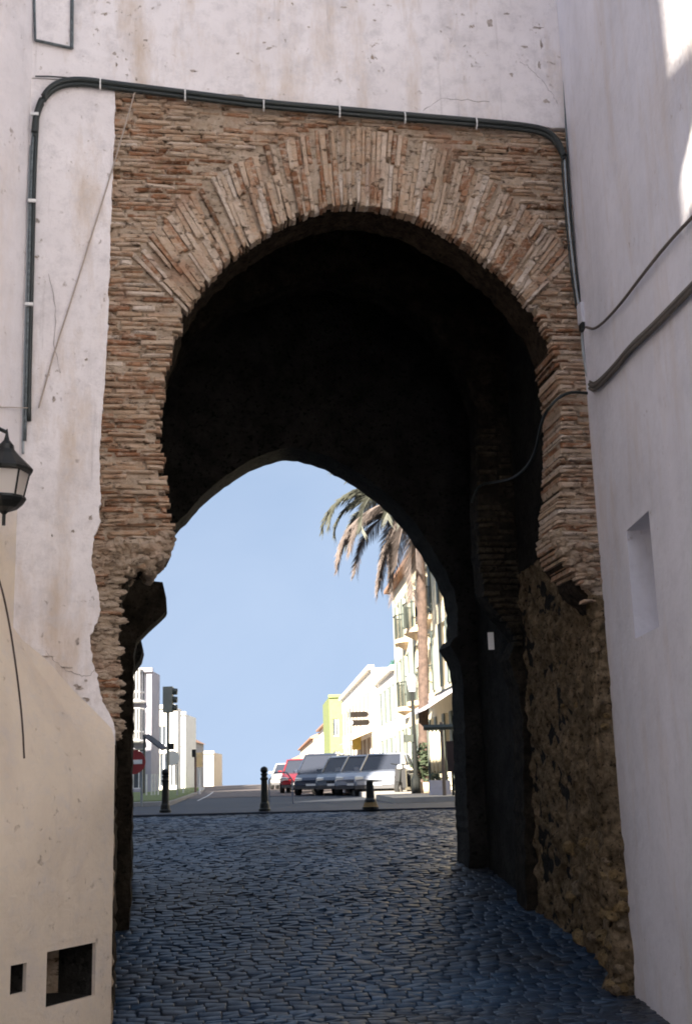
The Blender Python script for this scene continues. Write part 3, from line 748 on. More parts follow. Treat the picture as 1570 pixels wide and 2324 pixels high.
# cables on the right white wall
def rwp(x, y, k=.03): return pln(x, y, RO_ + RN * k, RN)
c1 = thing('wall_cables', 'pair of thick sagging cables rising across the white wall', 'cable')
for dy, r in ((0, .017), (9, .015), (-7, .009)):
    m = MB(); m.tube(smooth_path([rwp(x, y + dy) for x, y in ((1338, 872), (1350, 878), (1390, 838), (1430, 788), (1480, 742), (1530, 690), (1600, 618))], 2), r, 7); obj('cable', m, plain('grey_cable', (.12, .105, .09), .7), c1, smooth=True)
m = MB(); m.tube(smooth_path([rwp(x, y) for x, y in ((1330, 742), (1352, 748), (1400, 700), (1460, 620), (1520, 545), (1600, 462))], 2), .011, 7)
obj('upper_wall_cable', m, plain('grey_cable_thin', (.13, .11, .095), .7), label='single thin cable on the white wall above the thick pair', cat='cable', smooth=True)
m = MB(); lp = [face(1342, 893, -.03), face(1300, 888, -.04), face(1268, 900, -.04), face(1240, 932, -.02), face(1228, 960, .3), face(1212, 1040, .8), face(1170, 1085, 1.6), face(1120, 1095, 2.3), face(1085, 1100, 2.44), face(1070, 1140, 2.6)]
m.tube(smooth_path(lp, 2), .013, 7); obj('loop_cable', m, M_CAB, label='dark cable looping around the right arch pier into the passage', cat='cable', smooth=True)
m = MB(); m.tube([face(310, 195, -.06), face(250, 400, -.045), face(175, 640, -.045), (face(120, 810, -.045)), face(88, 925, -.045)], .006, 6); obj('slack_rope', m, M_WIRE, label='thin pale rope hanging slanted over the left plaster', cat='rope')
m = MB(); m.tube([pln(-40, 925, HO + LN * .02, LN), pln(20, 924, HO + LN * .02, LN), face(72, 926, -.05)], .004, 5); obj('cross_wire', m, M_WIRE, label='very thin level wire above the wall lantern', cat='wire')
m = MB(); m.tube(smooth_path([pln(x, y, LO + LN * .05, LN) for x, y in ((-12, 1290), (6, 1340), (24, 1430), (40, 1540), (51, 1640), (55, 1722))], 2), .007, 6)
obj('hanging_wire', m, plain('brown_wire', (.07, .05, .04), .7), label='loose brown wire hanging in a curve on the cream wall', cat='wire', smooth=True)
# framed panel high on the left
pn = thing('wall_panel', 'small whitewashed panel with a dark outline high on the left', 'panel')
q = [face(x, y, -.05) for x, y in ((76, -60), (80, 91), (163, 109), (164, -60))]
m = MB(); m.poly([tuple(v) for v in q] + [(v.x, -.028, v.z) for v in q], [(0, 1, 2, 3), (0, 1, 5, 4), (1, 2, 6, 5), (2, 3, 7, 6)]); obj('board', m, M_PLW, pn)
for a, b, r in ((0, 1, .011), (1, 2, .012), (2, 3, .016)):
    m = MB(); m.tube([q[a] + Vector((0, -.005, 0)), q[b] + Vector((0, -.005, 0))], r, 6); obj('edge_strip', m, M_PIPED, pn)

# ------------------------------------------------------------------ wall lantern
lt = thing('wall_lantern', 'black iron street lantern with frosted panes at the left edge', 'lantern')
Lc = at(13, 1085, 7.75); k = 7.75 / 2663 / NS * 1.03
zr = lambda y: at(13, y, 7.75).z
m = MB(); m.lathe((Lc.x, Lc.y, 0), [(.004, zr(992)), (.012, zr(1008)), (.02, zr(1018)), (.05, zr(1030)), (.055, zr(1040)), (.085, zr(1052)), (.165, zr(1078)), (.185, zr(1086)), (.18, zr(1092)), (.02, zr(1091))], 12); obj('cap', m, M_IRON, lt)
gm, nt, b = newmat('frosted_glass'); b.inputs['Base Color'].default_value = (.72, .66, .60, 1); b.inputs['Roughness'].default_value = .5; b.inputs['Transmission Weight'].default_value = .35
for kx in range(6):
    a0, a1 = math.pi * 2 * kx / 6 + .2, math.pi * 2 * (kx + 1) / 6 + .2
    tr, br = .155, .118; zt_, zb2 = zr(1094), zr(1152)
    C3 = lambda a, r, z: Vector((Lc.x + r * c_(a), Lc.y + r * s_(a), z))
    m = MB(); m.quad(C3(a0, tr, zt_), C3(a1, tr, zt_), C3(a1, br, zb2), C3(a0, br, zb2)); obj('pane', m, gm, lt)
    m = MB(); m.tube([C3(a0, tr + .004, zt_), C3(a0, br + .004, zb2)], .007, 5); obj('glazing_bar', m, M_IRON, lt)
m = MB(); m.lathe((Lc.x, Lc.y, 0), [(.012, zr(1215)), (.012, zr(1190)), (.03, zr(1184)), (.09, zr(1176)), (.13, zr(1164)), (.145, zr(1156)), (.14, zr(1150)), (.02, zr(1150))], 12); obj('base_bowl', m, M_IRON, lt)
m = MB(); m.tube(smooth_path([Vector((Lc.x, Lc.y, zr(1000))), Vector((Lc.x - .1, Lc.y, zr(985))), Vector((Lc.x - .45, Lc.y + .05, zr(1000))), Vector((Lc.x - .85, Lc.y + .1, zr(1060)))], 2), .014, 6); obj('bracket', m, M_IRON, lt)
# small white plate inside the passage
p = nface(1135, 1483, 2.42); m = MB(); m.obox(p, (.028, 0, 0), (0, .01, 0), (0, 0, .085)); obj('wall_plate', m, M_WHT, label='small upright white plate in the dark passage under the pier', cat='plate')

# ------------------------------------------------------------------ tall house behind the lane that shades the gate
th = thing('unseen_tall_house', 'unseen tall plain house behind the viewer that shades the gate', 'house')
pts = [(-3.55, -12), (-6.6, -17.2), (-17, -13), (-14, -7.5)]; m = MB(); HT = 15.5
for (a, b), (c, d) in zip(pts, pts[1:] + pts[:1]): m.quad((a, b, -.7), (c, d, -.7), (c, d, HT), (a, b, HT))
m.quad(*[(a, b, HT) for a, b in pts]); obj('wall', m, M_PLR, th)
m = MB(); m.poly([(x, y, z) for y in (-12.0, -11.9) for x, z in ((-3.62, 9.30), (-3.26, 9.30), (-3.26, 9.42), (-3.56, 10.04), (-3.62, 10.04))], [(0, 1, 2, 3, 4), (9, 8, 7, 6, 5)] + [(i, (i + 1) % 5, 5 + (i + 1) % 5, 5 + i) for i in range(5)]); obj('shade_cornice', m, M_PLR, th)  # unseen cornice, profile shaped to trim the sun patch on the white wall
m = MB(); m.box((-3.62, -12.05, -.7), (-3.24, -11.88, 8.95)); obj('sun_block', m, M_PLR, th)  # unseen strip added to block the sun below that patch

bh = thing('sky_block', 'unseen house added behind the viewer to block low sky light', 'house')  # added out of view to keep low sky light out of the passage
m = MB(); m.box((-12, -30, -1), (14, -22, 9.0)); obj('wall', m, M_PLR, bh)
m = MB(); m.quad((-14, -21.9, gz(-21.9) + .01), (6, -21.9, gz(-21.9) + .01), (6, -12, gz(-12) + .01), (-14, -12, gz(-12) + .01)); m.quad((-14, -12, gz(-12) + .01), (6, -12, gz(-12) + .01), (6, -3.5, gz(-3.5) + .01), (-14, -3.5, gz(-3.5) + .01)); obj('square_paving', m, plain('bounce_flagstone', (.12, .115, .11), .9), kind='structure')  # unseen paving added for light bounced at the gate, later toned down
# ------------------------------------------------------------------ street beyond the gate
sd = ray(600, 1777); sd.z = 0; sd.normalize(); sn = Vector((-sd.y, sd.x, 0))      # along the street; towards the road
def Dx(x): return 50.0 * (923 - 611) / (x - 611)
def fac(x, D=None):
    p = at(x, 1800, D or Dx(x)); p.z = 0; return p
F0 = fac(923)
def onrow(D):                                       # ground point of the right-hand row at distance D
    p = F0 + sd * ((D - 50) / sd.dot(Fh)); p.z = 0; return p
M_GRN = plain('green_paint', (.20, .24, .09), .8); M_YEL = plain('yellow_paint', (.55, .42, .10), .7)
M_HCR = plain('cream_facade', (.78, .69, .50), .9, var=.06, scale=2); M_HWH = plain('white_facade', (.80, .78, .73), .9, var=.05, scale=2)
M_HLV = plain('shade_grey_facade', (.36, .35, .40), .9, var=.08, scale=2); M_HRD = plain('terracotta_facade', (.48, .33, .27), .9)  # lavender grey darkened to imitate shade on the bay house
M_HBG = plain('beige_facade', (.66, .55, .42), .9, var=.06); M_TIL = plain('roof_tile', (.36, .20, .13), .9, var=.3, scale=30, bump=.5)
M_SHG = plain('green_shutter', (.13, .155, .135), .6); M_SHB = plain('brown_shutter', (.22, .17, .13), .6); M_FRM = plain('window_frame', (.75, .74, .72), .5)
M_RAIL = plain('railing_iron', (.06, .07, .06), .5, .2); M_OCH = plain('balcony_slab', (.66, .50, .34), .9)
M_BLU = plain('blue_canvas', (.02, .022, .035), .8); M_LAV = plain('pale_canvas', (.55, .54, .60), .8)

def house(name, label, A, B, n, h, deep, wm, wins, roof='flat', rm=None, group=None, shutter=None, cat='house', z0=None):
    """A to B: facade line on the ground, n outward; wins: (s0, s1, z0, z1) measured from A and the ground"""
    A, B, n = Vector(A), Vector(B), Vector(n).normalized(); L = (B - A).length; d = (B - A) / L
    g0 = min(gz(A.y), gz(B.y)) - .3 if z0 is None else z0
    g = max(gz(A.y), gz(B.y)); t = thing(name, label, cat, group)
    O = Vector((A.x, A.y, 0)); ss = sorted({0, L} | {w[0] for w in wins} | {w[1] for w in wins}); zs = sorted({g0, g + h} | {g + w[2] for w in wins} | {g + w[3] for w in wins})
    holes = set()
    for i in range(len(ss) - 1):
        for j in range(len(zs) - 1):
            sm_, zm_ = (ss[i] + ss[i + 1]) / 2, (zs[j] + zs[j + 1]) / 2
            if any(w[0] < sm_ < w[1] and g + w[2] < zm_ < g + w[3] for w in wins): holes.add((i, j))
    m = MB()
    for i in range(len(ss) - 1):
        for j in range(len(zs) - 1):
            if (i, j) not in holes:
                P = lambda s, z: O + d * s + Vector((0, 0, z)); m.quad(P(ss[i], zs[j]), P(ss[i + 1], zs[j]), P(ss[i + 1], zs[j + 1]), P(ss[i], zs[j + 1]))
    P = lambda s, z, k=0: O + d * s + Vector((0, 0, z)) - n * k
    for w in wins:
        a, b, c, e = w[0], w[1], g + w[2], g + w[3]
        for q in ((P(a, c), P(b, c), P(b, c, .2), P(a, c, .2)), (P(a, e), P(b, e), P(b, e, .2), P(a, e, .2)), (P(a, c), P(a, e), P(a, e, .2), P(a, c, .2)), (P(b, c), P(b, e), P(b, e, .2), P(b, c, .2))): m.quad(*q)
    top = g + h
    m.quad(P(0, g0), P(0, top), P(0, top, deep), P(0, g0, deep)); m.quad(P(L, g0), P(L, top), P(L, top, deep), P(L, g0, deep))
    m.quad(P(0, g0, deep), P(L, g0, deep), P(L, top, deep), P(0, top, deep))
    if roof == 'flat': m.quad(P(0, top), P(L, top), P(L, top, deep), P(0, top, deep))
    obj('wall', m, wm, t)
    for w in wins:
        a, b, c, e = w[0], w[1], g + w[2], g + w[3]
        fm = MB(); f = .05
        for q in ((a, a + f, c, e), (b - f, b, c, e), ((a + b) / 2 - f / 2, (a + b) / 2 + f / 2, c, e), (a + f, b - f, e - f, e), (a + f, b - f, c, c + f)):
            fm.obox(P((q[0] + q[1]) / 2, (q[2] + q[3]) / 2, .13), d * ((q[1] - q[0]) / 2), n * .025, Vector((0, 0, (q[3] - q[2]) / 2)))
        wf = obj('window', fm, M_FRM, t); pm = MB(); pm.quad(P(a, c, .15), P(b, c, .15), P(b, e, .15), P(a, e, .15)); obj('pane', pm, M_GLS, wf)
        if shutter:
            for q in ((a - (b - a) * .45, a - .02), (b + .02, b + (b - a) * .45)):
                sm2 = MB(); sm2.obox(P((q[0] + q[1]) / 2, (c + e) / 2, -.03), d * ((q[1] - q[0]) / 2), n * .02, Vector((0, 0, (e - c) / 2))); obj('shutter', sm2, shutter, wf)
    if roof == 'flat':
        m = MB(); m.obox(P(L / 2, top + .03, -.04), d * (L / 2 + .06), n * .16, Vector((0, 0, .10))); obj('cornice', m, wm, t)
    elif roof == 'tile':                              # ridge parallel to the facade
        m = MB(); r = deep * .22; OV = .34; m.poly([P(-.15, top - .05, -OV), P(L + .15, top - .05, -OV), P(L + .15, top + r, deep / 2), P(-.15, top + r, deep / 2), P(-.15, top - .05, deep + .3), P(L + .15, top - .05, deep + .3), P(-.15, top - .2, -OV), P(L + .15, top - .2, -OV), P(-.15, top - .2, deep + .3), P(L + .15, top - .2, deep + .3)],
            [(0, 1, 2, 3), (3, 2, 5, 4), (0, 1, 7, 6), (6, 7, 9, 8), (0, 3, 4, 8, 6), (1, 2, 5, 9, 7)]); obj('roof', m, rm or M_TIL, t)
    elif roof == 'gable':                             # gable end over the facade
        m = MB(); r = L * .32; m.poly([P(-.2, top - .06, -.2), P(L / 2, top + r, -.2), P(L + .2, top - .06, -.2), P(-.2, top - .06, deep), P(L / 2, top + r, deep), P(L + .2, top - .06, deep)], [(0, 1, 4, 3), (1, 2, 5, 4)]); obj('roof', m, rm or M_TIL, t)
        m = MB(); m.poly([P(0, top), P(L, top), P(L / 2, top + r - .05)], [(0, 1, 2)]); obj('gable_wall', m, wm, t)
    t['_P'] = 0; del t['_P']
    return t, P, d, n, g

# right-hand row
A, B = onrow(31), onrow(50); L = (B - A).length
dr = [2.0, 5.2, 8.4, 11.6, 14.8, 17.2]; wins = []
for s in dr: wins += [(s - .5, s + .5, .1, 2.4), (s - .5, s + .5, 3.25, 5.2), (s - .5, s + .5, 5.85, 7.5)]
r1, P1, d1, n1, g1 = house('balcony_house', 'tall cream house with brown eave and balconies behind the palm trunk', A, B, sn, 8.45, 8, M_HCR, wins, 'tile', M_TIL, shutter=M_SHG)
for s in dr[2:5]:
    for zf in (3.15, 5.75):
        m = MB(); c = P1(s, g1 + zf, 0); pr_ = []
        for k in range(9):
            a = math.pi * k / 8; pr_.append(c + d1 * (.85 * c_(a)) + n1 * (.45 * s_(a)))
        vs2 = pr_ + [p + Vector((0, 0, -.16)) for p in pr_] + [c + Vector((0, 0, -.42))]
        m.poly(vs2, [tuple(range(9))] + [(k, k + 1, 10 + k, 9 + k) for k in range(8)] + [(9 + k, 10 + k, 18) for k in range(8)]); bal = obj('balcony', m, M_OCH, r1)
        m = MB(); pr2 = [p + Vector((0, 0, .92)) for p in pr_]; m.tube(pr2, .025, 5)
        for k in range(25):
            a = math.pi * k / 24; q = c + d1 * (.83 * c_(a)) + n1 * (.43 * s_(a)); m.tube([q, q + Vector((0, 0, .92))], .011, 4)
        obj('railing', m, M_RAIL, bal)
A, B = onrow(50.05), onrow(58); wins = []
for s in (1.2, 3.2, 5.2, 7.0): wins += [(s - .45, s + .45, .15, 2.2), (s - .45, s + .45, 2.9, 4.4)]
house('low_white_house', 'low white house next to the tall cream balcony house', A, B, sn, 5.0, 8, M_HWH, wins, 'flat', shutter=M_SHG)
A, B = onrow(58.05), onrow(81); wins = []
for k in range(9):
    s = 1.4 + k * 2.5; wins += [(s - .5, s + .5, .2, 2.3), (s - .45, s + .45, 3.1, 4.6)]
r3, P3, d3, n3, g3 = house('long_white_house', 'long bright white house in the middle of the sunlit row', A + sn * .25, B + sn * .25, sn, 5.6, 8, M_HWH, wins, 'flat', shutter=M_SHB)
m = MB(); q = [P3(.6, g3 + 2.62, 0), P3(9.0, g3 + 2.62, 0), P3(9.0, g3 + 2.2, -1.1), P3(.6, g3 + 2.2, -1.1)]; m.poly([tuple(v) for v in q] + [tuple(v + Vector((0, 0, -.06))) for v in q], [(0, 1, 2, 3), (4, 5, 6, 7), (0, 1, 5, 4), (1, 2, 6, 5), (2, 3, 7, 6), (3, 0, 4, 7)]); obj('canopy', m, M_OCH, r3)
A = onrow(82) + sn * 1.05; B = onrow(82) - sn * 1.5
gr, Pg, dg_, ng, gg = house('green_house', 'narrow light green house front jutting from the white row', B, A + sn * .0, -sd, 5.9, 9, M_GRN, [(1.95, 2.35, 3.2, 4.4), (1.95, 2.35, .2, 2.2)], 'flat')
A, B = onrow(91), onrow(120); wins = []
for k in range(9): s = 2 + k * 3.2; wins += [(s - .5, s + .5, .2, 2.2), (s - .5, s + .5, 3.0, 4.4)]
house('pale_terrace', 'pale terrace of houses beyond the green house', A, B, sn, 5.2, 8, M_HWH, wins, 'tile')
A, B = onrow(120.1) + sn * .6, onrow(165) + sn * .6; wins = []
for k in range(11): s = 2 + k * 4; wins += [(s - .5, s + .5, .2, 2.2), (s - .5, s + .5, 3.0, 4.2)]
house('far_terrace', 'far beige terrace with tiled roof near the end of the street', A, B, sn, 4.6, 8, M_HBG, wins, 'tile')
A, B = onrow(166) + sn * 1.5, onrow(215) + sn * 1.5
house('farthest_house', 'farthest low beige house where the sunlit row ends', A, B, sn, 4.6, 8, M_HBG, [(4, 5, .4, 2.2), (12, 13, .4, 2.2), (20, 21, .4, 2.2)], 'tile')
# left-hand houses, fronts turned to the gate
def lfront(x0, x1, D): a, b = at(x0, 1800, D), at(x1, 1800, D); a.z = b.z = 0; return a, b
def hgt(y, x, D): return at(x, y, D).z
back = -Fh
a, b = lfront(258, 349, 58)
t, PL, dl, nl, gl = house('bay_house', 'tall house with shade-toned front and glazed bay windows left of the traffic light', a, b, back, hgt(1552, 340, 58) - gz(50) , 2.5, M_HLV, [(.25, .6, .3, 2.2), (1.0, 1.6, .3, 2.2)], 'flat')
LL = (b - a).length
for zf in (2.55, 4.45):
    m = MB(); c0, c1 = .75, LL - .35
    prof = [PL(c0, gl + zf), PL(c0 + .15, gl + zf, -.55), PL((c0 + c1) / 2, gl + zf, -.72), PL(c1 - .15, gl + zf, -.55), PL(c1, gl + zf)]
    H_ = 1.55
    for p, q in zip(prof, prof[1:]):
        m.quad(p, q, q + Vector((0, 0, H_)), p + Vector((0, 0, H_)))
    bay = obj('bay_window', m, M_GLS, t)
    m = MB()
    for p, q in zip(prof, prof[1:]):
        for k in range(3):
            r = p.lerp(q, k / 2.0) + nl * .01; m.tube([r, r + Vector((0, 0, H_))], .035, 4)
        for zz in (0, .45, H_): m.tube([p + nl * .012 + Vector((0, 0, zz)), q + nl * .012 + Vector((0, 0, zz))], .04 if zz != 0 else .09, 4)
    obj('bay_frame', m, M_FRM, bay)
a, b = lfront(350.5, 404, 66); house('square_white_house', 'square white house with sunlit top behind the traffic light', a, b, back, hgt(1637, 380, 66) - gz(57), 2.5, M_HWH, [(.4, .9, .3, 2.1), (.3, .8, 2.5, 3.6), (1.0, 1.4, .3, 2.1)], 'flat')
a, b = lfront(405, 440, 78); house('gabled_house', 'narrow house with reddish gable at the left side of the street', a, b, back, hgt(1715, 420, 78) - gz(69), 7, M_HLV, [(.3, .6, .3, 1.8), (.65, .95, .3, 1.8)], 'gable')
a, b = lfront(409, 428, 72); house('thin_white_house', 'thin white house between the traffic light pole and the gable', a, b, back, hgt(1652, 415, 72) - gz(64), 5, M_HWH, [(.15, .4, 1.6, 2.6)], 'flat')
a, b = lfront(472, 494, 92); house('beige_end_house', 'small beige house at the left end of the road', a, b, back, hgt(1742, 480, 92) - gz(83), 6, M_HBG, [(.2, .45, .3, 1.2)], 'flat')
a, b = lfront(435, 474, 100); house('grey_low_house', 'low grey house behind the yellow sign', a, b, back, hgt(1764, 455, 100) - gz(90), 6, M_HLV, [(.3, .6, .3, 1.2)], 'flat')
# unseen blocks added to cast and bound the shade beyond the gate
for a, b, nm in (((-26, 12, .5), (-9.5, 30, 13), 'unseen block added left of the street beyond the gate for shade'), ((-40, 4.95, -.2), (-9.01, 9, 15.4), 'unseen tall block added left of the gate to shade the road'), ((9.01, 1.5, -.2), (40, 4.8, 9.0), 'unseen low block added right of the gate for its shadow edge')):
    m = MB(); m.box(a, b); obj('shade_block', m, M_HWH, label=nm, cat='building')

# verge, kerb, pavement, marking
def sheet(name, pts, up, mat, **kw):
    m = MB(); v = [Vector((p.x, p.y, gz(p.y) + up)) for p in pts]; w = [Vector((p.x, p.y, gz(p.y) - .05)) for p in pts]; k = len(pts)
    m.poly(v + w, [tuple(range(k))] + [(i, (i + 1) % k, k + (i + 1) % k, k + i) for i in range(k)]); return obj(name, m, mat, **kw)
G = lambda x, D: at(x, 1810, D)
v0 = [G(180, 33), G(392, 33.5), G(404, 36), G(432, 46), (G(468, 62)), G(474, 75), G(380, 75), G(200, 75)]
sheet('verge', [G(150, 34), G(390, 34.4), G(402, 36.8), G(429, 46.6), G(463, 62), G(463, 75), G(200, 75)], .125, M_GRS, kind='structure')
sheet('kerb', v0, .10, plain('kerb_concrete', (.34, .33, .32), .9), kind='structure')
m = MB(); pl_ = [(G(455, 40), G(459, 40)), (G(478, 50), G(481, 50)), (G(492, 62), G(494.5, 62))]
for (p, q), (r, s) in zip(pl_, pl_[1:]): m.quad(*[Vector((v.x, v.y, gz(v.y) + .004)) for v in (p, q, s, r)])
obj('lane_marking', m, plain('road_paint', (.7, .7, .7), .7), kind='structure')
sheet('plaza_kerb', [G(150, 22.6), G(1250, 22.2), G(1250, 24.9), G(150, 25.3)], .045, plain('plaza_slab', (.035, .045, .065), .8, var=.25, scale=3), kind='structure')
sheet('pavement', [onrow(28) + sn * 2.6, onrow(110) + sn * 1.6, onrow(110) - sn * .5, onrow(28) - sn * .5], .11, plain('pavement_stone', (.42, .39, .35), .9), kind='structure')

m = MB(); fr = [(37, -9, 13), (45, -9, 12), (60, -8, 13), (85, -6, 16), (110, -4, 19), (150, 0, 24)]
for (a, l0, r0), (b, l1, r1) in zip(fr, fr[1:]): m.quad((l0, a, gz(a) + .002), (r0, a, gz(a) + .002), (r1, b, gz(b) + .002), (l1, b, gz(b) + .002))
obj('road', m, plain('sunlit_asphalt', (.12, .098, .092), .85, var=.2, scale=1.5, bump=.3), kind='structure')  # paler pinkish sheet paints sunlight onto the far stretch of road
# bollards
def bollard(x, ybase, label, hgt_=.95, broken=False):
    D = 24.0
    for _ in range(30):
        p = at(x, ybase, D); D += (p.z - gz(p.y) - .045) * 20
    t = thing('bollard', label, 'bollard', 'iron bollards along the kerb'); p.z = gz(p.y) + .045; k = hgt_ / .95
    t.location = p; t.scale = (.9, .9, .86)
    if not broken:
        m = MB(); m.lathe((0, 0, 0), [(.125, 0), (.125, .05), (.105, .07), (.095, .16), (.078, .2), (.065, .66), (.085, .68), (.085, .71), (.06, .73), (.06, .76), (.075, .78), (.075, .80), (.045, .82)], 14); obj('post', m, M_IRON, t)
        m = MB(); m.lathe((0, 0, 0), [(.03, .80), (.065, .83), (.082, .87), (.072, .92), (.04, .95), (.01, .96)], 14); obj('ball_cap', m, M_IRON, t)
    else:
        m = MB(); m.lathe((0, 0, 0), [(.17, 0), (.17, .05), (.14, .07), (.12, .2), (.09, .24), (.075, .56), (.07, .6), (.02, .61)], 14); obj('post', m, M_IRON, t)
        m = MB(); m.lathe((0, 0, 0), [(.175, .06), (.15, .075), (.135, .12), (.128, .15)], 14); obj('base_ring', m, plain('worn_yellow', (.25, .16, .06), .8), t)
    return t
bollard(382, 1880, 'iron ball-topped bollard standing in front of the traffic light pole')
bollard(612, 1877, 'iron ball-topped bollard in the middle of the road opening')
bollard(857, 1873, 'short headless bollard with yellowed base in front of the parked cars', .62, True)
# hoop rail beside the middle bollard
hr = thing('hoop_rail', 'low grey metal hoop rail beside the middle bollard', 'rail')
p = at(622, 1802, 31); q = at(676, 1802, 31); zt_ = at(650, 1787, 31).z
m = MB(); m.tube(smooth_path([Vector((p.x, p.y, gz(p.y))), Vector((p.x, p.y, zt_)), Vector((q.x, q.y, zt_)), Vector((q.x, q.y, gz(q.y)))], 1), .022, 6); obj('hoop', m, plain('grey_tube', (.22, .23, .27), .4, .4), hr)
m = MB(); zm_ = at(650, 1802, 31).z; m.tube([Vector((p.x, p.y, zm_)), Vector((q.x, q.y, zm_))], .018, 6); obj('cross_bar', m, plain('grey_tube_b', (.22, .23, .27), .4, .4), hr)

# signs and signals on the left
def pole(m, p, ztop, r=.04): m.tube([Vector((p.x, p.y, gz(p.y) - .02)), Vector((p.x, p.y, ztop))], r, 8)
def disc(m, c, r, th=.02, n=20, nrm=None):
    nr = (nrm or -Fh); a = nr.cross(ZZ).normalized(); f = [c + a * (r * c_(6.2832 * k / n)) + ZZ * (r * s_(6.2832 * k / n)) for k in range(n)]; b = [v - nr * th for v in f]
    m.poly(f + b, [tuple(range(n)), tuple(range(2 * n - 1, n - 1, -1))] + [(k, (k + 1) % n, n + (k + 1) % n, n + k) for k in range(n)])
ne = thing('no_entry_sign', 'round red no entry sign with white bar on the left verge', 'sign'); c = at(309, 1763, 33)
m = MB(); disc(m, c, .33, .02, 28); obj('plate', m, plain('sign_red', (.28, .03, .03), .5), ne)
m = MB(); a = R0 * .24; m.obox(c + Fh * -.008, a, Fh * .006, ZZ * .06); obj('bar', m, M_WHT, ne)
m = MB(); pole(m, at(328, 1800, 33.1), c.z + .1, .035); obj('post', m, M_PIPE, ne)
M_SIG = plain('signal_grey', (.20, .215, .19), .5); tl = thing('traffic_light', 'grey traffic light on a tall pole seen from the side', 'traffic light')
c = at(389, 1619, 38); m = MB(); pole(m, at(388, 1800, 38), at(388, 1592, 38).z, .05); obj('pole', m, M_SIG, tl)
m = MB(); m.obox(c, R0 * .15, Fh * .17, ZZ * .41); obj('signal_head', m, M_SIG, tl)
for k in (-1, 0, 1):
    m = MB(); q = c + R0 * .15 + ZZ * (.26 * k); m.tube([q, q + R0 * .14 + ZZ * -.01], [.11, .10], 10); obj('visor', m, plain('visor_grey', (.07, .08, .07), .6), tl)
m = MB(); m.obox(at(396, 1727, 38), R0 * .09, Fh * .09, ZZ * .10); obj('repeater', m, M_IRON, tl)
rd = thing('round_sign', 'round white sign back behind the traffic light pole', 'sign'); c = at(398, 1754, 44); m = MB(); disc(m, c, .27, .02); obj('plate', m, M_HWH, rd); m = MB(); pole(m, at(410, 1800, 44.1), c.z + .1, .03); obj('post', m, M_PIPE, rd)
ys_ = thing('yellow_sign', 'cream yellow sign panel on a post at the road edge', 'sign'); c = at(459, 1758, 56); m = MB(); m.obox(c, R0 * .19, Fh * .04, ZZ * .33); obj('panel', m, plain('sign_yellow', (.80, .58, .30), .6), ys_); m = MB(); pole(m, at(462, 1800, 56.1), c.z, .045); obj('post', m, M_WHT, ys_)
pd_ = thing('pedestrian_signal', 'small dark signal head on a brown post left of the yellow sign', 'traffic light'); c = at(449, 1743, 55); m = MB(); m.obox(c, R0 * .09, Fh * .1, ZZ * .17); obj('head', m, M_IRON, pd_); m = MB(); pole(m, at(452, 1800, 55.1), c.z, .05); obj('post', m, plain('brown_post', (.16, .10, .08), .7), pd_)
aw = thing('blue_awning', 'dark blue slanted shop awning under the bay windows', 'awning'); m = MB()
q = [at(330, 1700, 52), at(374, 1733, 50), at(374, 1737, 50), at(330, 1704, 52)]; m.poly([tuple(v) for v in q] + [tuple(v + Fh * 1.6 + ZZ * .10) for v in q], [(0, 1, 2, 3), (0, 1, 5, 4), (1, 2, 6, 5), (2, 3, 7, 6), (4, 5, 6, 7)]); obj('canvas', m, M_BLU, aw)
m = MB(); pole(m, at(333, 1800, 52), at(333, 1700, 52).z, .05); obj('post', m, M_RAIL, aw)
labs = ('leftmost', 'second', 'third', 'fourth', 'fifth', 'last')
for k, x in enumerate((339, 351, 358, 366, 377, 424)):
    m = MB(); p = at(x, 1800, 46 if k < 5 else 50); m.tube([Vector((p.x, p.y, gz(p.y))), Vector((p.x, p.y, gz(p.y) + .95))], .035, 6)
    obj('fence_post', m, M_WHT, label=('leftmost slim white post behind the grass verge' if k == 0 else f'{labs[k]} slim white post from the left behind the grass verge'), cat='post', group='white posts on the verge')

# direction sign, lamp, antenna on the right
ds = thing('direction_sign', 'post with two dark arrow boards above the parked cars', 'sign'); c1_, c2_ = at(829, 1653, 47), at(832, 1672, 47)
m = MB(); pole(m, at(813, 1800, 47), at(813, 1640, 47).z, .04); obj('post', m, M_PIPED, ds)
for c in (c1_, c2_):
    m = MB(); w = R0 * .40; h = ZZ * .11
    v = [c - w - h, c + w * .82 - h, c + w, c + w * .82 + h, c - w + h]; m.poly([tuple(k) for k in v] + [tuple(k + Fh * .03) for k in v], [(0, 1, 2, 3, 4), (9, 8, 7, 6, 5)] + [(i, (i + 1) % 5, 5 + (i + 1) % 5, 5 + i) for i in range(5)]); obj('arrow_board', m, plain('board_brown', (.02, .017, .015), .9, spec=.05), ds)
m = MB(); disc(m, at(811, 1672, 46.9), .09, .02); obj('emblem', m, M_WHT, ds)
yb = thing('yellow_awning', 'bright yellow shop awning on the long white house', 'awning'); c = at(832, 1718, 66); m = MB(); m.obox(c, R0 * .42, Fh * .3, ZZ * .38); obj('canvas', m, M_YEL, yb)
for dx in (-.4, .4): m = MB(); m.tube([c + R0 * dx, c + R0 * dx + Fh * 1.0 + ZZ * .3], .03, 5); obj('arm', m, M_RAIL, yb)
lm = thing('street_lamp', 'old style street lamp with pale lantern in front of the palm trunk', 'street lamp'); base = at(962, 1815, 33); zf = lambda y: at(962, y, 33).z
m = MB(); m.lathe((base.x, base.y, 0), [(.14, gz(base.y)), (.13, gz(base.y) + .5), (.07, gz(base.y) + .6), (.05, zf(1640)), (.05, zf(1603)), (.09, zf(1601))], 10); obj('post', m, M_IRON, lm)
m = MB(); m.lathe((base.x, base.y, 0), [(.09, zf(1600)), (.15, zf(1572)), (.16, zf(1570))], 6); obj('lantern', m, plain('lantern_glass', (.62, .60, .62), .3), lm)
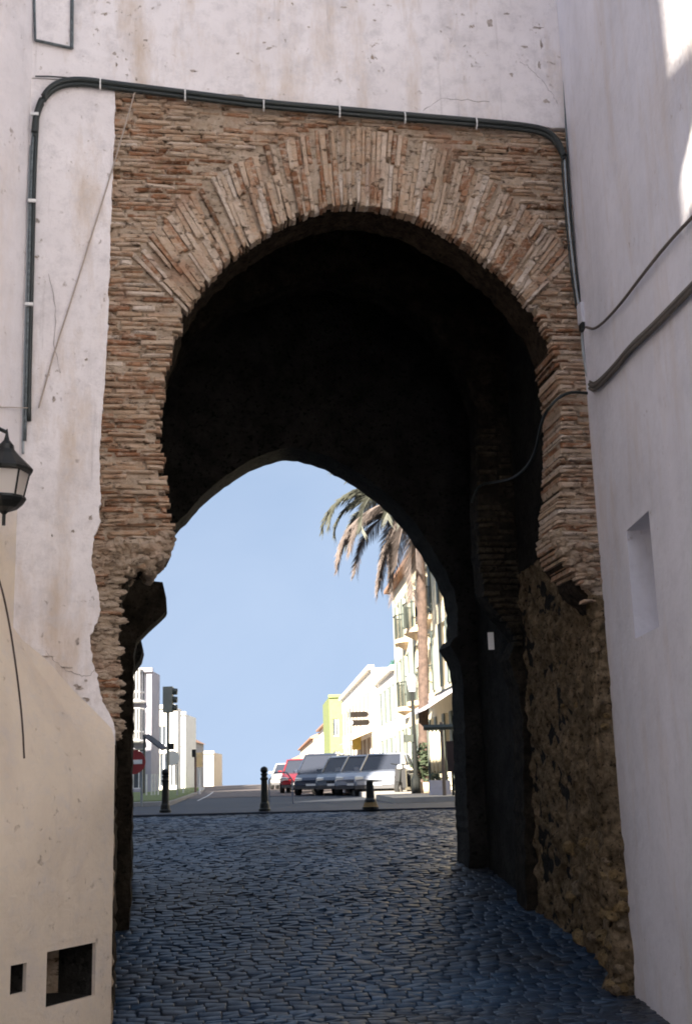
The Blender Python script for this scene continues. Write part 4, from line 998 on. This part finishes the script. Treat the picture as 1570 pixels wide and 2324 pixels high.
m = MB(); m.lathe((base.x, base.y, 0), [(.17, zf(1570)), (.15, zf(1565)), (.05, zf(1556)), (.01, zf(1550))], 6); obj('lantern_cap', m, M_PIPE, lm)
m = MB(); m.obox(Vector((base.x - .16, base.y, zf(1708))), (.12, 0, 0), (0, .1, 0), (0, 0, .10)); obj('litter_basket', m, M_RAIL, lm)

# palm
pt = thing('palm_tree', 'tall date palm with drooping fronds in front of the cream house', 'palm tree'); pb = at(977, 1818, 35); pb.z = gz(pb.y); pc = at(962, 1150, 35)
M_TRK = plain('palm_bark', (.085, .058, .047), .95, var=.35, scale=9, bump=.9, bscale=14); M_LEAF = plain('palm_leaf', (.075, .078, .06), .6, var=.35, scale=3); M_DRY = plain('dry_palm_leaf', (.15, .122, .112), .8, var=.35, scale=3)
m = MB(); n = 40; tp = []; rr = []
for k in range(n + 1):
    t = k / n; tp.append(pb.lerp(pc, t) + Vector((.10 * s_(t * 3), 0, 0))); rr.append((.155 - .02 * t + (.10 * max(0, 1 - t * 9))) * (1 + (.06 if k % 2 else -.03)))
m.tube(tp, rr, 14); obj('trunk', m, M_TRK, pt)
rp = random.Random(3)
def frond(az, el, length, droop, mat):
    m = MB(); d = Vector((c_(az), s_(az), 0)); pts_ = []; n_ = 16
    for k in range(n_ + 1):
        t = k / n_; a = el - droop * t * t * .9 - droop * .25 * t
        pts_.append((pts_[-1] + (d * c_(a) + ZZ * s_(a)) * (length / n_)) if pts_ else pc + d * .15)
    m.tube(pts_, [.035 * (1 - .85 * k / n_) for k in range(n_ + 1)], 4)
    side = d.cross(ZZ)
    for k in range(2, n_ + 1):
        tg = (pts_[k] - pts_[k - 1]).normalized(); up = side.cross(tg)
        for sgn in (-1, 1):
            for u in (0, .14, .28, .42, .57, .71, .85):
                b = pts_[k - 1].lerp(pts_[k], u); t = (k + u) / n_; ll = (.62 * math.sin(min(1, t * 1.15 + .12) * 2.7) + .14) * rp.uniform(.8, 1.1)
                tip = b + (tg * .75 + side * sgn * .62 + up * rp.uniform(-.1, .25) - ZZ * .38).normalized() * ll
                w = (tg * .4 + ZZ * .5).normalized() * .013; mid = b.lerp(tip, .5)
                m.poly([tuple(b - w), tuple(mid - w * 1.3), tuple(tip), tuple(mid + w * 1.3), tuple(b + w)], [(0, 1, 2, 3, 4)])
    obj('frond', m, mat, pt, fix=False)
for k in range(52):
    tier = k % 4; az = 2.399 * k + rp.uniform(-.2, .2)
    if tier == 0: frond(az, rp.uniform(.7, 1.1), rp.uniform(2.6, 3.1), 1.4, M_LEAF)
    elif tier == 1: frond(az, rp.uniform(.15, .5), rp.uniform(3.1, 3.6), 1.6, M_LEAF)
    elif tier == 2: frond(az, rp.uniform(-.4, 0), rp.uniform(3.1, 3.5), 1.1, M_LEAF if k % 2 else M_DRY)
    else: frond(az, rp.uniform(-1.05, -.65), rp.uniform(2.8, 3.3), .5, M_DRY)
# leafy clumps
def leafy(name, parent, c, r, n, mat, size=.09, **kw):
    m = MB(); q = random.Random(len(name) + n)
    for k in range(n):
        v = Vector((q.gauss(0, 1), q.gauss(0, 1), q.gauss(0, 1))).normalized() * (q.random() ** .4); p = Vector((c.x + v.x * r[0], c.y + v.y * r[1], c.z + v.z * r[2]))
        a = Vector((q.gauss(0, 1), q.gauss(0, 1), q.gauss(0, 1))).normalized(); b = a.orthogonal().normalized(); s = size * q.uniform(.6, 1.3)
        m.quad(p - a * s, p + b * s * .5, p + a * s, p - b * s * .5)
    return obj(name, m, mat, parent, fix=False, **kw)
M_SHR = plain('dark_leaf', (.035, .05, .025), .7, var=.4); M_TEAL = plain('blue_green_leaf', (.05, .13, .11), .7, var=.3)
sh = thing('shrub', 'dark evergreen shrub in a pot at the foot of the palm', 'shrub'); c = at(984, 1765, 33.4); leafy('foliage', sh, c, (.38, .38, .55), 420, M_SHR)
m = MB(); m.lathe((c.x, c.y, gz(c.y)), [(.2, 0), (.28, .4), (.30, .42), (.02, .4)], 12); obj('pot', m, M_OCH, sh)
rt = thing('roof_plant', 'blue-green potted plant on the low white roof', 'plant'); c = at(914, 1552, 53); leafy('foliage', rt, c, (.28, .28, .55), 260, M_TEAL, .11)
m = MB(); m.lathe((c.x, c.y, c.z - .95), [(.2, 0), (.26, .42), (.02, .42)], 10); obj('pot', m, M_OCH, rt)

# cafe terrace by the far right jamb
ca = thing('cafe_awning', 'pale cafe awning with dark rim on the cream house', 'awning'); e0, e1 = onrow(32.2), onrow(39)
q = [e0 + ZZ * (gz(25) + 3.1), e1 + ZZ * (gz(30) + 3.1), e1 + sn * 1.25 + ZZ * (gz(30) + 2.35), e0 + sn * 1.25 + ZZ * (gz(25) + 2.35)]
m = MB(); m.poly([tuple(v) for v in q] + [tuple(v - ZZ * .04) for v in q], [(0, 1, 2, 3), (7, 6, 5, 4), (0, 1, 5, 4), (1, 2, 6, 5), (2, 3, 7, 6), (3, 0, 4, 7)]); obj('canvas', m, M_LAV, ca)
m = MB(); m.tube([q[0], q[1]], .07, 6); obj('roller', m, M_IRON, ca)
pg = thing('pergola', 'dark metal pergola frame beside the far right jamb', 'pergola'); z_ = at(1000, 1683, 29).z; p, q = at(984, 1800, 29), at(1075, 1800, 29)
m = MB(); m.tube([Vector((p.x, p.y, z_)), Vector((q.x, q.y, z_))], .075, 6); obj('beam', m, M_RAIL, pg)
for x in (1026, 1072): m = MB(); pole(m, at(x, 1800, 29), z_ + .12, .045); obj('post', m, M_SHB, pg)
bd = thing('menu_board', 'dark brown upright board under the pergola', 'board'); c = at(1044, 1750, 28.6); m = MB(); m.obox(c, R0 * .11, Fh * .03, ZZ * .36); obj('panel', m, plain('board_dark', (.045, .025, .02), .6), bd); m = MB(); pole(m, c, c.z, .03); obj('leg', m, M_IRON, bd)
cu = thing('canvas_screen', 'cream canvas screen hanging behind the pergola', 'screen'); a, b = at(994, 1800, 31.5), at(1030, 1800, 31.5); zt_, zb2 = at(1000, 1690, 31.5).z, at(1000, 1790, 31.5).z
m = MB(); n = 14; v = []
for k in range(n + 1):
    p = a.lerp(b, k / n) + Fh * (.04 * s_(k * 1.9)); v += [(p.x, p.y, zb2), (p.x, p.y, zt_), (p.x + Fh.x * .012, p.y + Fh.y * .012, zt_), (p.x + Fh.x * .012, p.y + Fh.y * .012, zb2)]
m.poly(v, [(4 * k + i, 4 * k + 4 + i, 4 * k + 4 + (i + 1) % 4, 4 * k + (i + 1) % 4) for k in range(n) for i in range(4)]); obj('cloth', m, M_HCR, cu, smooth=True)
m = MB(); m.tube([Vector((a.x, a.y, zt_)), Vector((b.x, b.y, zt_))], .03, 6); pole(m, a, zt_, .03); pole(m, b, zt_, .03); obj('frame', m, M_RAIL, cu)
wt = thing('white_trough', 'low pale planter trough on the kerb below the canvas screen', 'planter'); a, b = at(992, 1800, 30), at(1040, 1800, 30); m = MB(); c = (a + b) / 2; m.obox(Vector((c.x, c.y, gz(c.y) + .27)), (b - a) * .5 * Vector((1, 1, 0)).normalized().length, Fh * .18, ZZ * .2); obj('trough', m, M_LAV, wt)
leafy('plants', wt, Vector((c.x, c.y, gz(c.y) + .55)), (.25, .12, .14), 70, M_SHR, .07)

# ------------------------------------------------------------------ cars
M_TYR = plain('tyre_rubber', (.015, .015, .015), .85); M_RIM = plain('wheel_rim', (.35, .35, .36), .35, .6); M_HEAD = glassmat('headlight_glass', (.75, .75, .72)); M_CGL = glassmat('car_glass', (.035, .04, .055))
def carpaint(name, col):
    m, nt, b = newmat(name); b.inputs['Base Color'].default_value = (*col, 1); b.inputs['Roughness'].default_value = .28; b.inputs['Metallic'].default_value = .25; b.inputs['Coat Weight'].default_value = .6; return m
def car(pos, yaw, paint, label, L=4.1, Wd=1.68, H=1.48, hood=.95, van=False):
    t = thing('parked_car', label, 'car', 'cars parked along the sunlit side'); hw = Wd / 2; nose = L / 2
    st = [(-L / 2, .42, .82, .86), (-L / 2 + .08, .30, .95, .95), (-L / 2 + .5, .25, .97, 1), (0, .22, .93, 1), (.55 if not van else .95, .22, .90, 1), (nose - .5, .25, .80, .97), (nose - .12, .30, .66, .90), (nose, .38, .56, .80)]
    m = MB(); rings = []
    for x, zb3, zt3, k in st:
        w = hw * k; rings.append([(x, -w * .93, zb3), (x, -w, zb3 + .18), (x, -w, (zb3 + zt3) / 2 + .05), (x, -w * .93, zt3), (x, -w * .5, zt3 + .025), (x, w * .5, zt3 + .025), (x, w * .93, zt3), (x, w, (zb3 + zt3) / 2 + .05), (x, w, zb3 + .18), (x, w * .93, zb3)])
    nr = len(rings[0]); m.poly([p for r in rings for p in r], [(i * nr + j, i * nr + (j + 1) % nr, (i + 1) * nr + (j + 1) % nr, (i + 1) * nr + j) for i in range(len(rings) - 1) for j in range(nr)] + [tuple(range(nr)), tuple((len(rings) - 1) * nr + j for j in range(nr - 1, -1, -1))])
    obj('body', m, paint, t, smooth=False)
    x0, x1 = (-L / 2 + .12, nose - .75) if van else (-L / 2 + .15, nose - 1.15); r0, r1 = (-L / 2 + .3, nose - 1.55) if van else (-L / 2 + .75, nose - 2.0); zb3 = .90
    m = MB(); a = hw * .90; b = hw * .74
    m.hexa([(x0, -a, zb3), (x1, -a, zb3 - .05), (x1, a, zb3 - .05), (x0, a, zb3), (r0, -b, H - .05), (r1, -b, H - .05), (r1, b, H - .05), (r0, b, H - .05)]); cab = obj('cabin_glass', m, M_CGL, t)
    m = MB(); m.hexa([(r0 - .05, -b - .01, H - .06), (r1 + .06, -b - .01, H - .06), (r1 + .06, b + .01, H - .06), (r0 - .05, b + .01, H - .06), (r0 + .1, -b * .85, H), (r1 - .1, -b * .85, H), (r1 - .1, b * .85, H), (r0 + .1, b * .85, H)]); obj('roof', m, paint, t)
    for sy in (-1, 1):
        for (xa, xb) in ((x1, r1), (x0, r0), ((x0 + x1) / 2 - .1, (r0 + r1) / 2 - .1)): m = MB(); m.tube([(xa, sy * a * 1.005, zb3 - .03), (xb, sy * b * 1.01, H - .04)], .035, 5); obj('pillar', m, paint, t)
    for sx in (-L / 2 + .75, nose - .78):
        for sy in (-1, 1):
            m = MB(); m.tube([(sx, sy * (hw - .17), .30), (sx, sy * (hw + .012), .30)], .30, 16); w = obj('wheel', m, M_TYR, t); m = MB(); m.tube([(sx, sy * (hw - .02), .30), (sx, sy * (hw + .024), .30)], [.20, .17], 12); obj('rim', m, M_RIM, w)
    for sy in (-1, 1):
        m = MB(); m.obox((nose - .10, sy * hw * .66, .60), (.09, 0, -.02), (-.03 * sy * 0, hw * .17, 0), (0, 0, .075)); obj('headlight', m, M_HEAD, t)
        m = MB(); m.obox((x1 - .28, sy * (hw + .09), zb3 + .06), (.06, 0, 0), (0, .09, 0), (0, 0, .06)); obj('mirror', m, paint, t)
    m = MB(); m.obox((nose - .03, 0, .50), (.03, 0, 0), (0, hw * .35, 0), (0, 0, .05)); obj('grille', m, M_TYR, t)
    m = MB(); m.obox((nose + .002, 0, .385), (.012, 0, 0), (0, .26, 0), (0, 0, .055)); obj('number_plate', m, M_WHT, t)
    m = MB(); m.obox((nose - .06, 0, .30), (.08, 0, 0), (0, hw * .84, 0), (0, 0, .06)); obj('bumper', m, plain('bumper_grey', (.05, .05, .055), .6), t)
    t.location = Vector((pos.x, pos.y, gz(pos.y))); t.rotation_euler = (0, 0, yaw); t.scale = (.93, .93, .93)
yw = math.atan2(-.93, -.36)
P_S = carpaint('silver_paint', (.32, .35, .42)); P_B = carpaint('blue_grey_paint', (.045, .058, .095)); P_R = carpaint('red_paint', (.30, .02, .03)); P_G = carpaint('grey_paint', (.12, .15, .20)); P_W = carpaint('white_car_paint', (.7, .7, .7))
car(at(697, 1820, 53), math.atan2(-.98, -.2), P_R, 'red parked car at the far end of the car row', H=1.55)
car(at(665, 1812, 66), math.atan2(-.98, -.2), P_W, 'white car far behind the red parked car')
car(at(752, 1825, 47), yw, P_B, 'dark blue-grey people carrier parked next to the red car', 4.3, 1.75, 1.66, van=True)
car(at(800, 1825, 45), yw, P_G, 'grey hatchback, second from the red car', H=1.52)
car(at(846, 1825, 43), yw, P_S, 'silver hatchback, third from the red car', H=1.5)
car(at(893, 1825, 41.2), yw, P_S, 'silver estate car nearest the palm trunk', 4.2, H=1.5)
car(at(722, 1818, 60), yw, P_S, 'silver car half hidden between the red car and the people carrier', H=1.5)

# motor scooters by the palm
def scooter(pos, yaw, col, label):
    t = thing('motor_scooter', label, 'scooter', 'scooters by the palm')
    for x in (-.58, .60):
        m = MB(); m.tube([(x, -.06, .23), (x, .06, .23)], .23, 14); w = obj('wheel', m, M_TYR, t); m = MB(); m.tube([(x, -.065, .23), (x, .065, .23)], .11, 10); obj('rim', m, M_RIM, w)
    m = MB(); m.hexa([(-.85, -.15, .35), (-.1, -.17, .22), (-.1, .17, .22), (-.85, .15, .35), (-.85, -.11, .66), (-.2, -.14, .66), (-.2, .14, .66), (-.85, .11, .66)]); m.hexa([(-.15, -.15, .18), (.42, -.15, .18), (.42, .15, .18), (-.15, .15, .18), (-.15, -.15, .27), (.42, -.15, .27), (.42, .15, .27), (-.15, .15, .27)]); obj('body', m, col, t)
    m = MB(); m.hexa([(.36, -.20, .25), (.44, -.20, .25), (.44, .20, .25), (.36, .20, .25), (.26, -.16, .82), (.38, -.16, .85), (.38, .16, .85), (.26, .16, .82)]); obj('leg_shield', m, col, t)
    m = MB(); m.hexa([(-.82, -.12, .67), (-.12, -.12, .67), (-.12, .12, .67), (-.82, .12, .67), (-.78, -.09, .78), (-.16, -.09, .74), (-.16, .09, .74), (-.78, .09, .78)]); obj('seat', m, M_TYR, t)
    m = MB(); m.tube([(.60, 0, .25), (.34, 0, .92)], .03, 6); m.tube([(.24, -.33, .98), (.34, 0, .93), (.24, .33, .98)], .018, 6); obj('handlebar', m, M_IRON, t)
    m = MB(); m.lathe((.42, 0, .80), [(.02, 0), (.08, .02), (.09, .08), (.05, .14), (.01, .15)], 10); obj('headlight', m, M_HEAD, t)
    t.location = Vector((pos.x, pos.y, gz(pos.y))); t.rotation_euler = (0, 0, yaw)
scooter(at(936, 1822, 37), math.atan2(-.9, -.5), carpaint('scooter_black', (.02, .02, .022)), 'black motor scooter parked just left of the palm')
scooter(at(1000, 1822, 35.5), math.atan2(-.9, -.45), carpaint('scooter_green', (.03, .04, .035)), 'dark scooter parked right of the palm trunk')
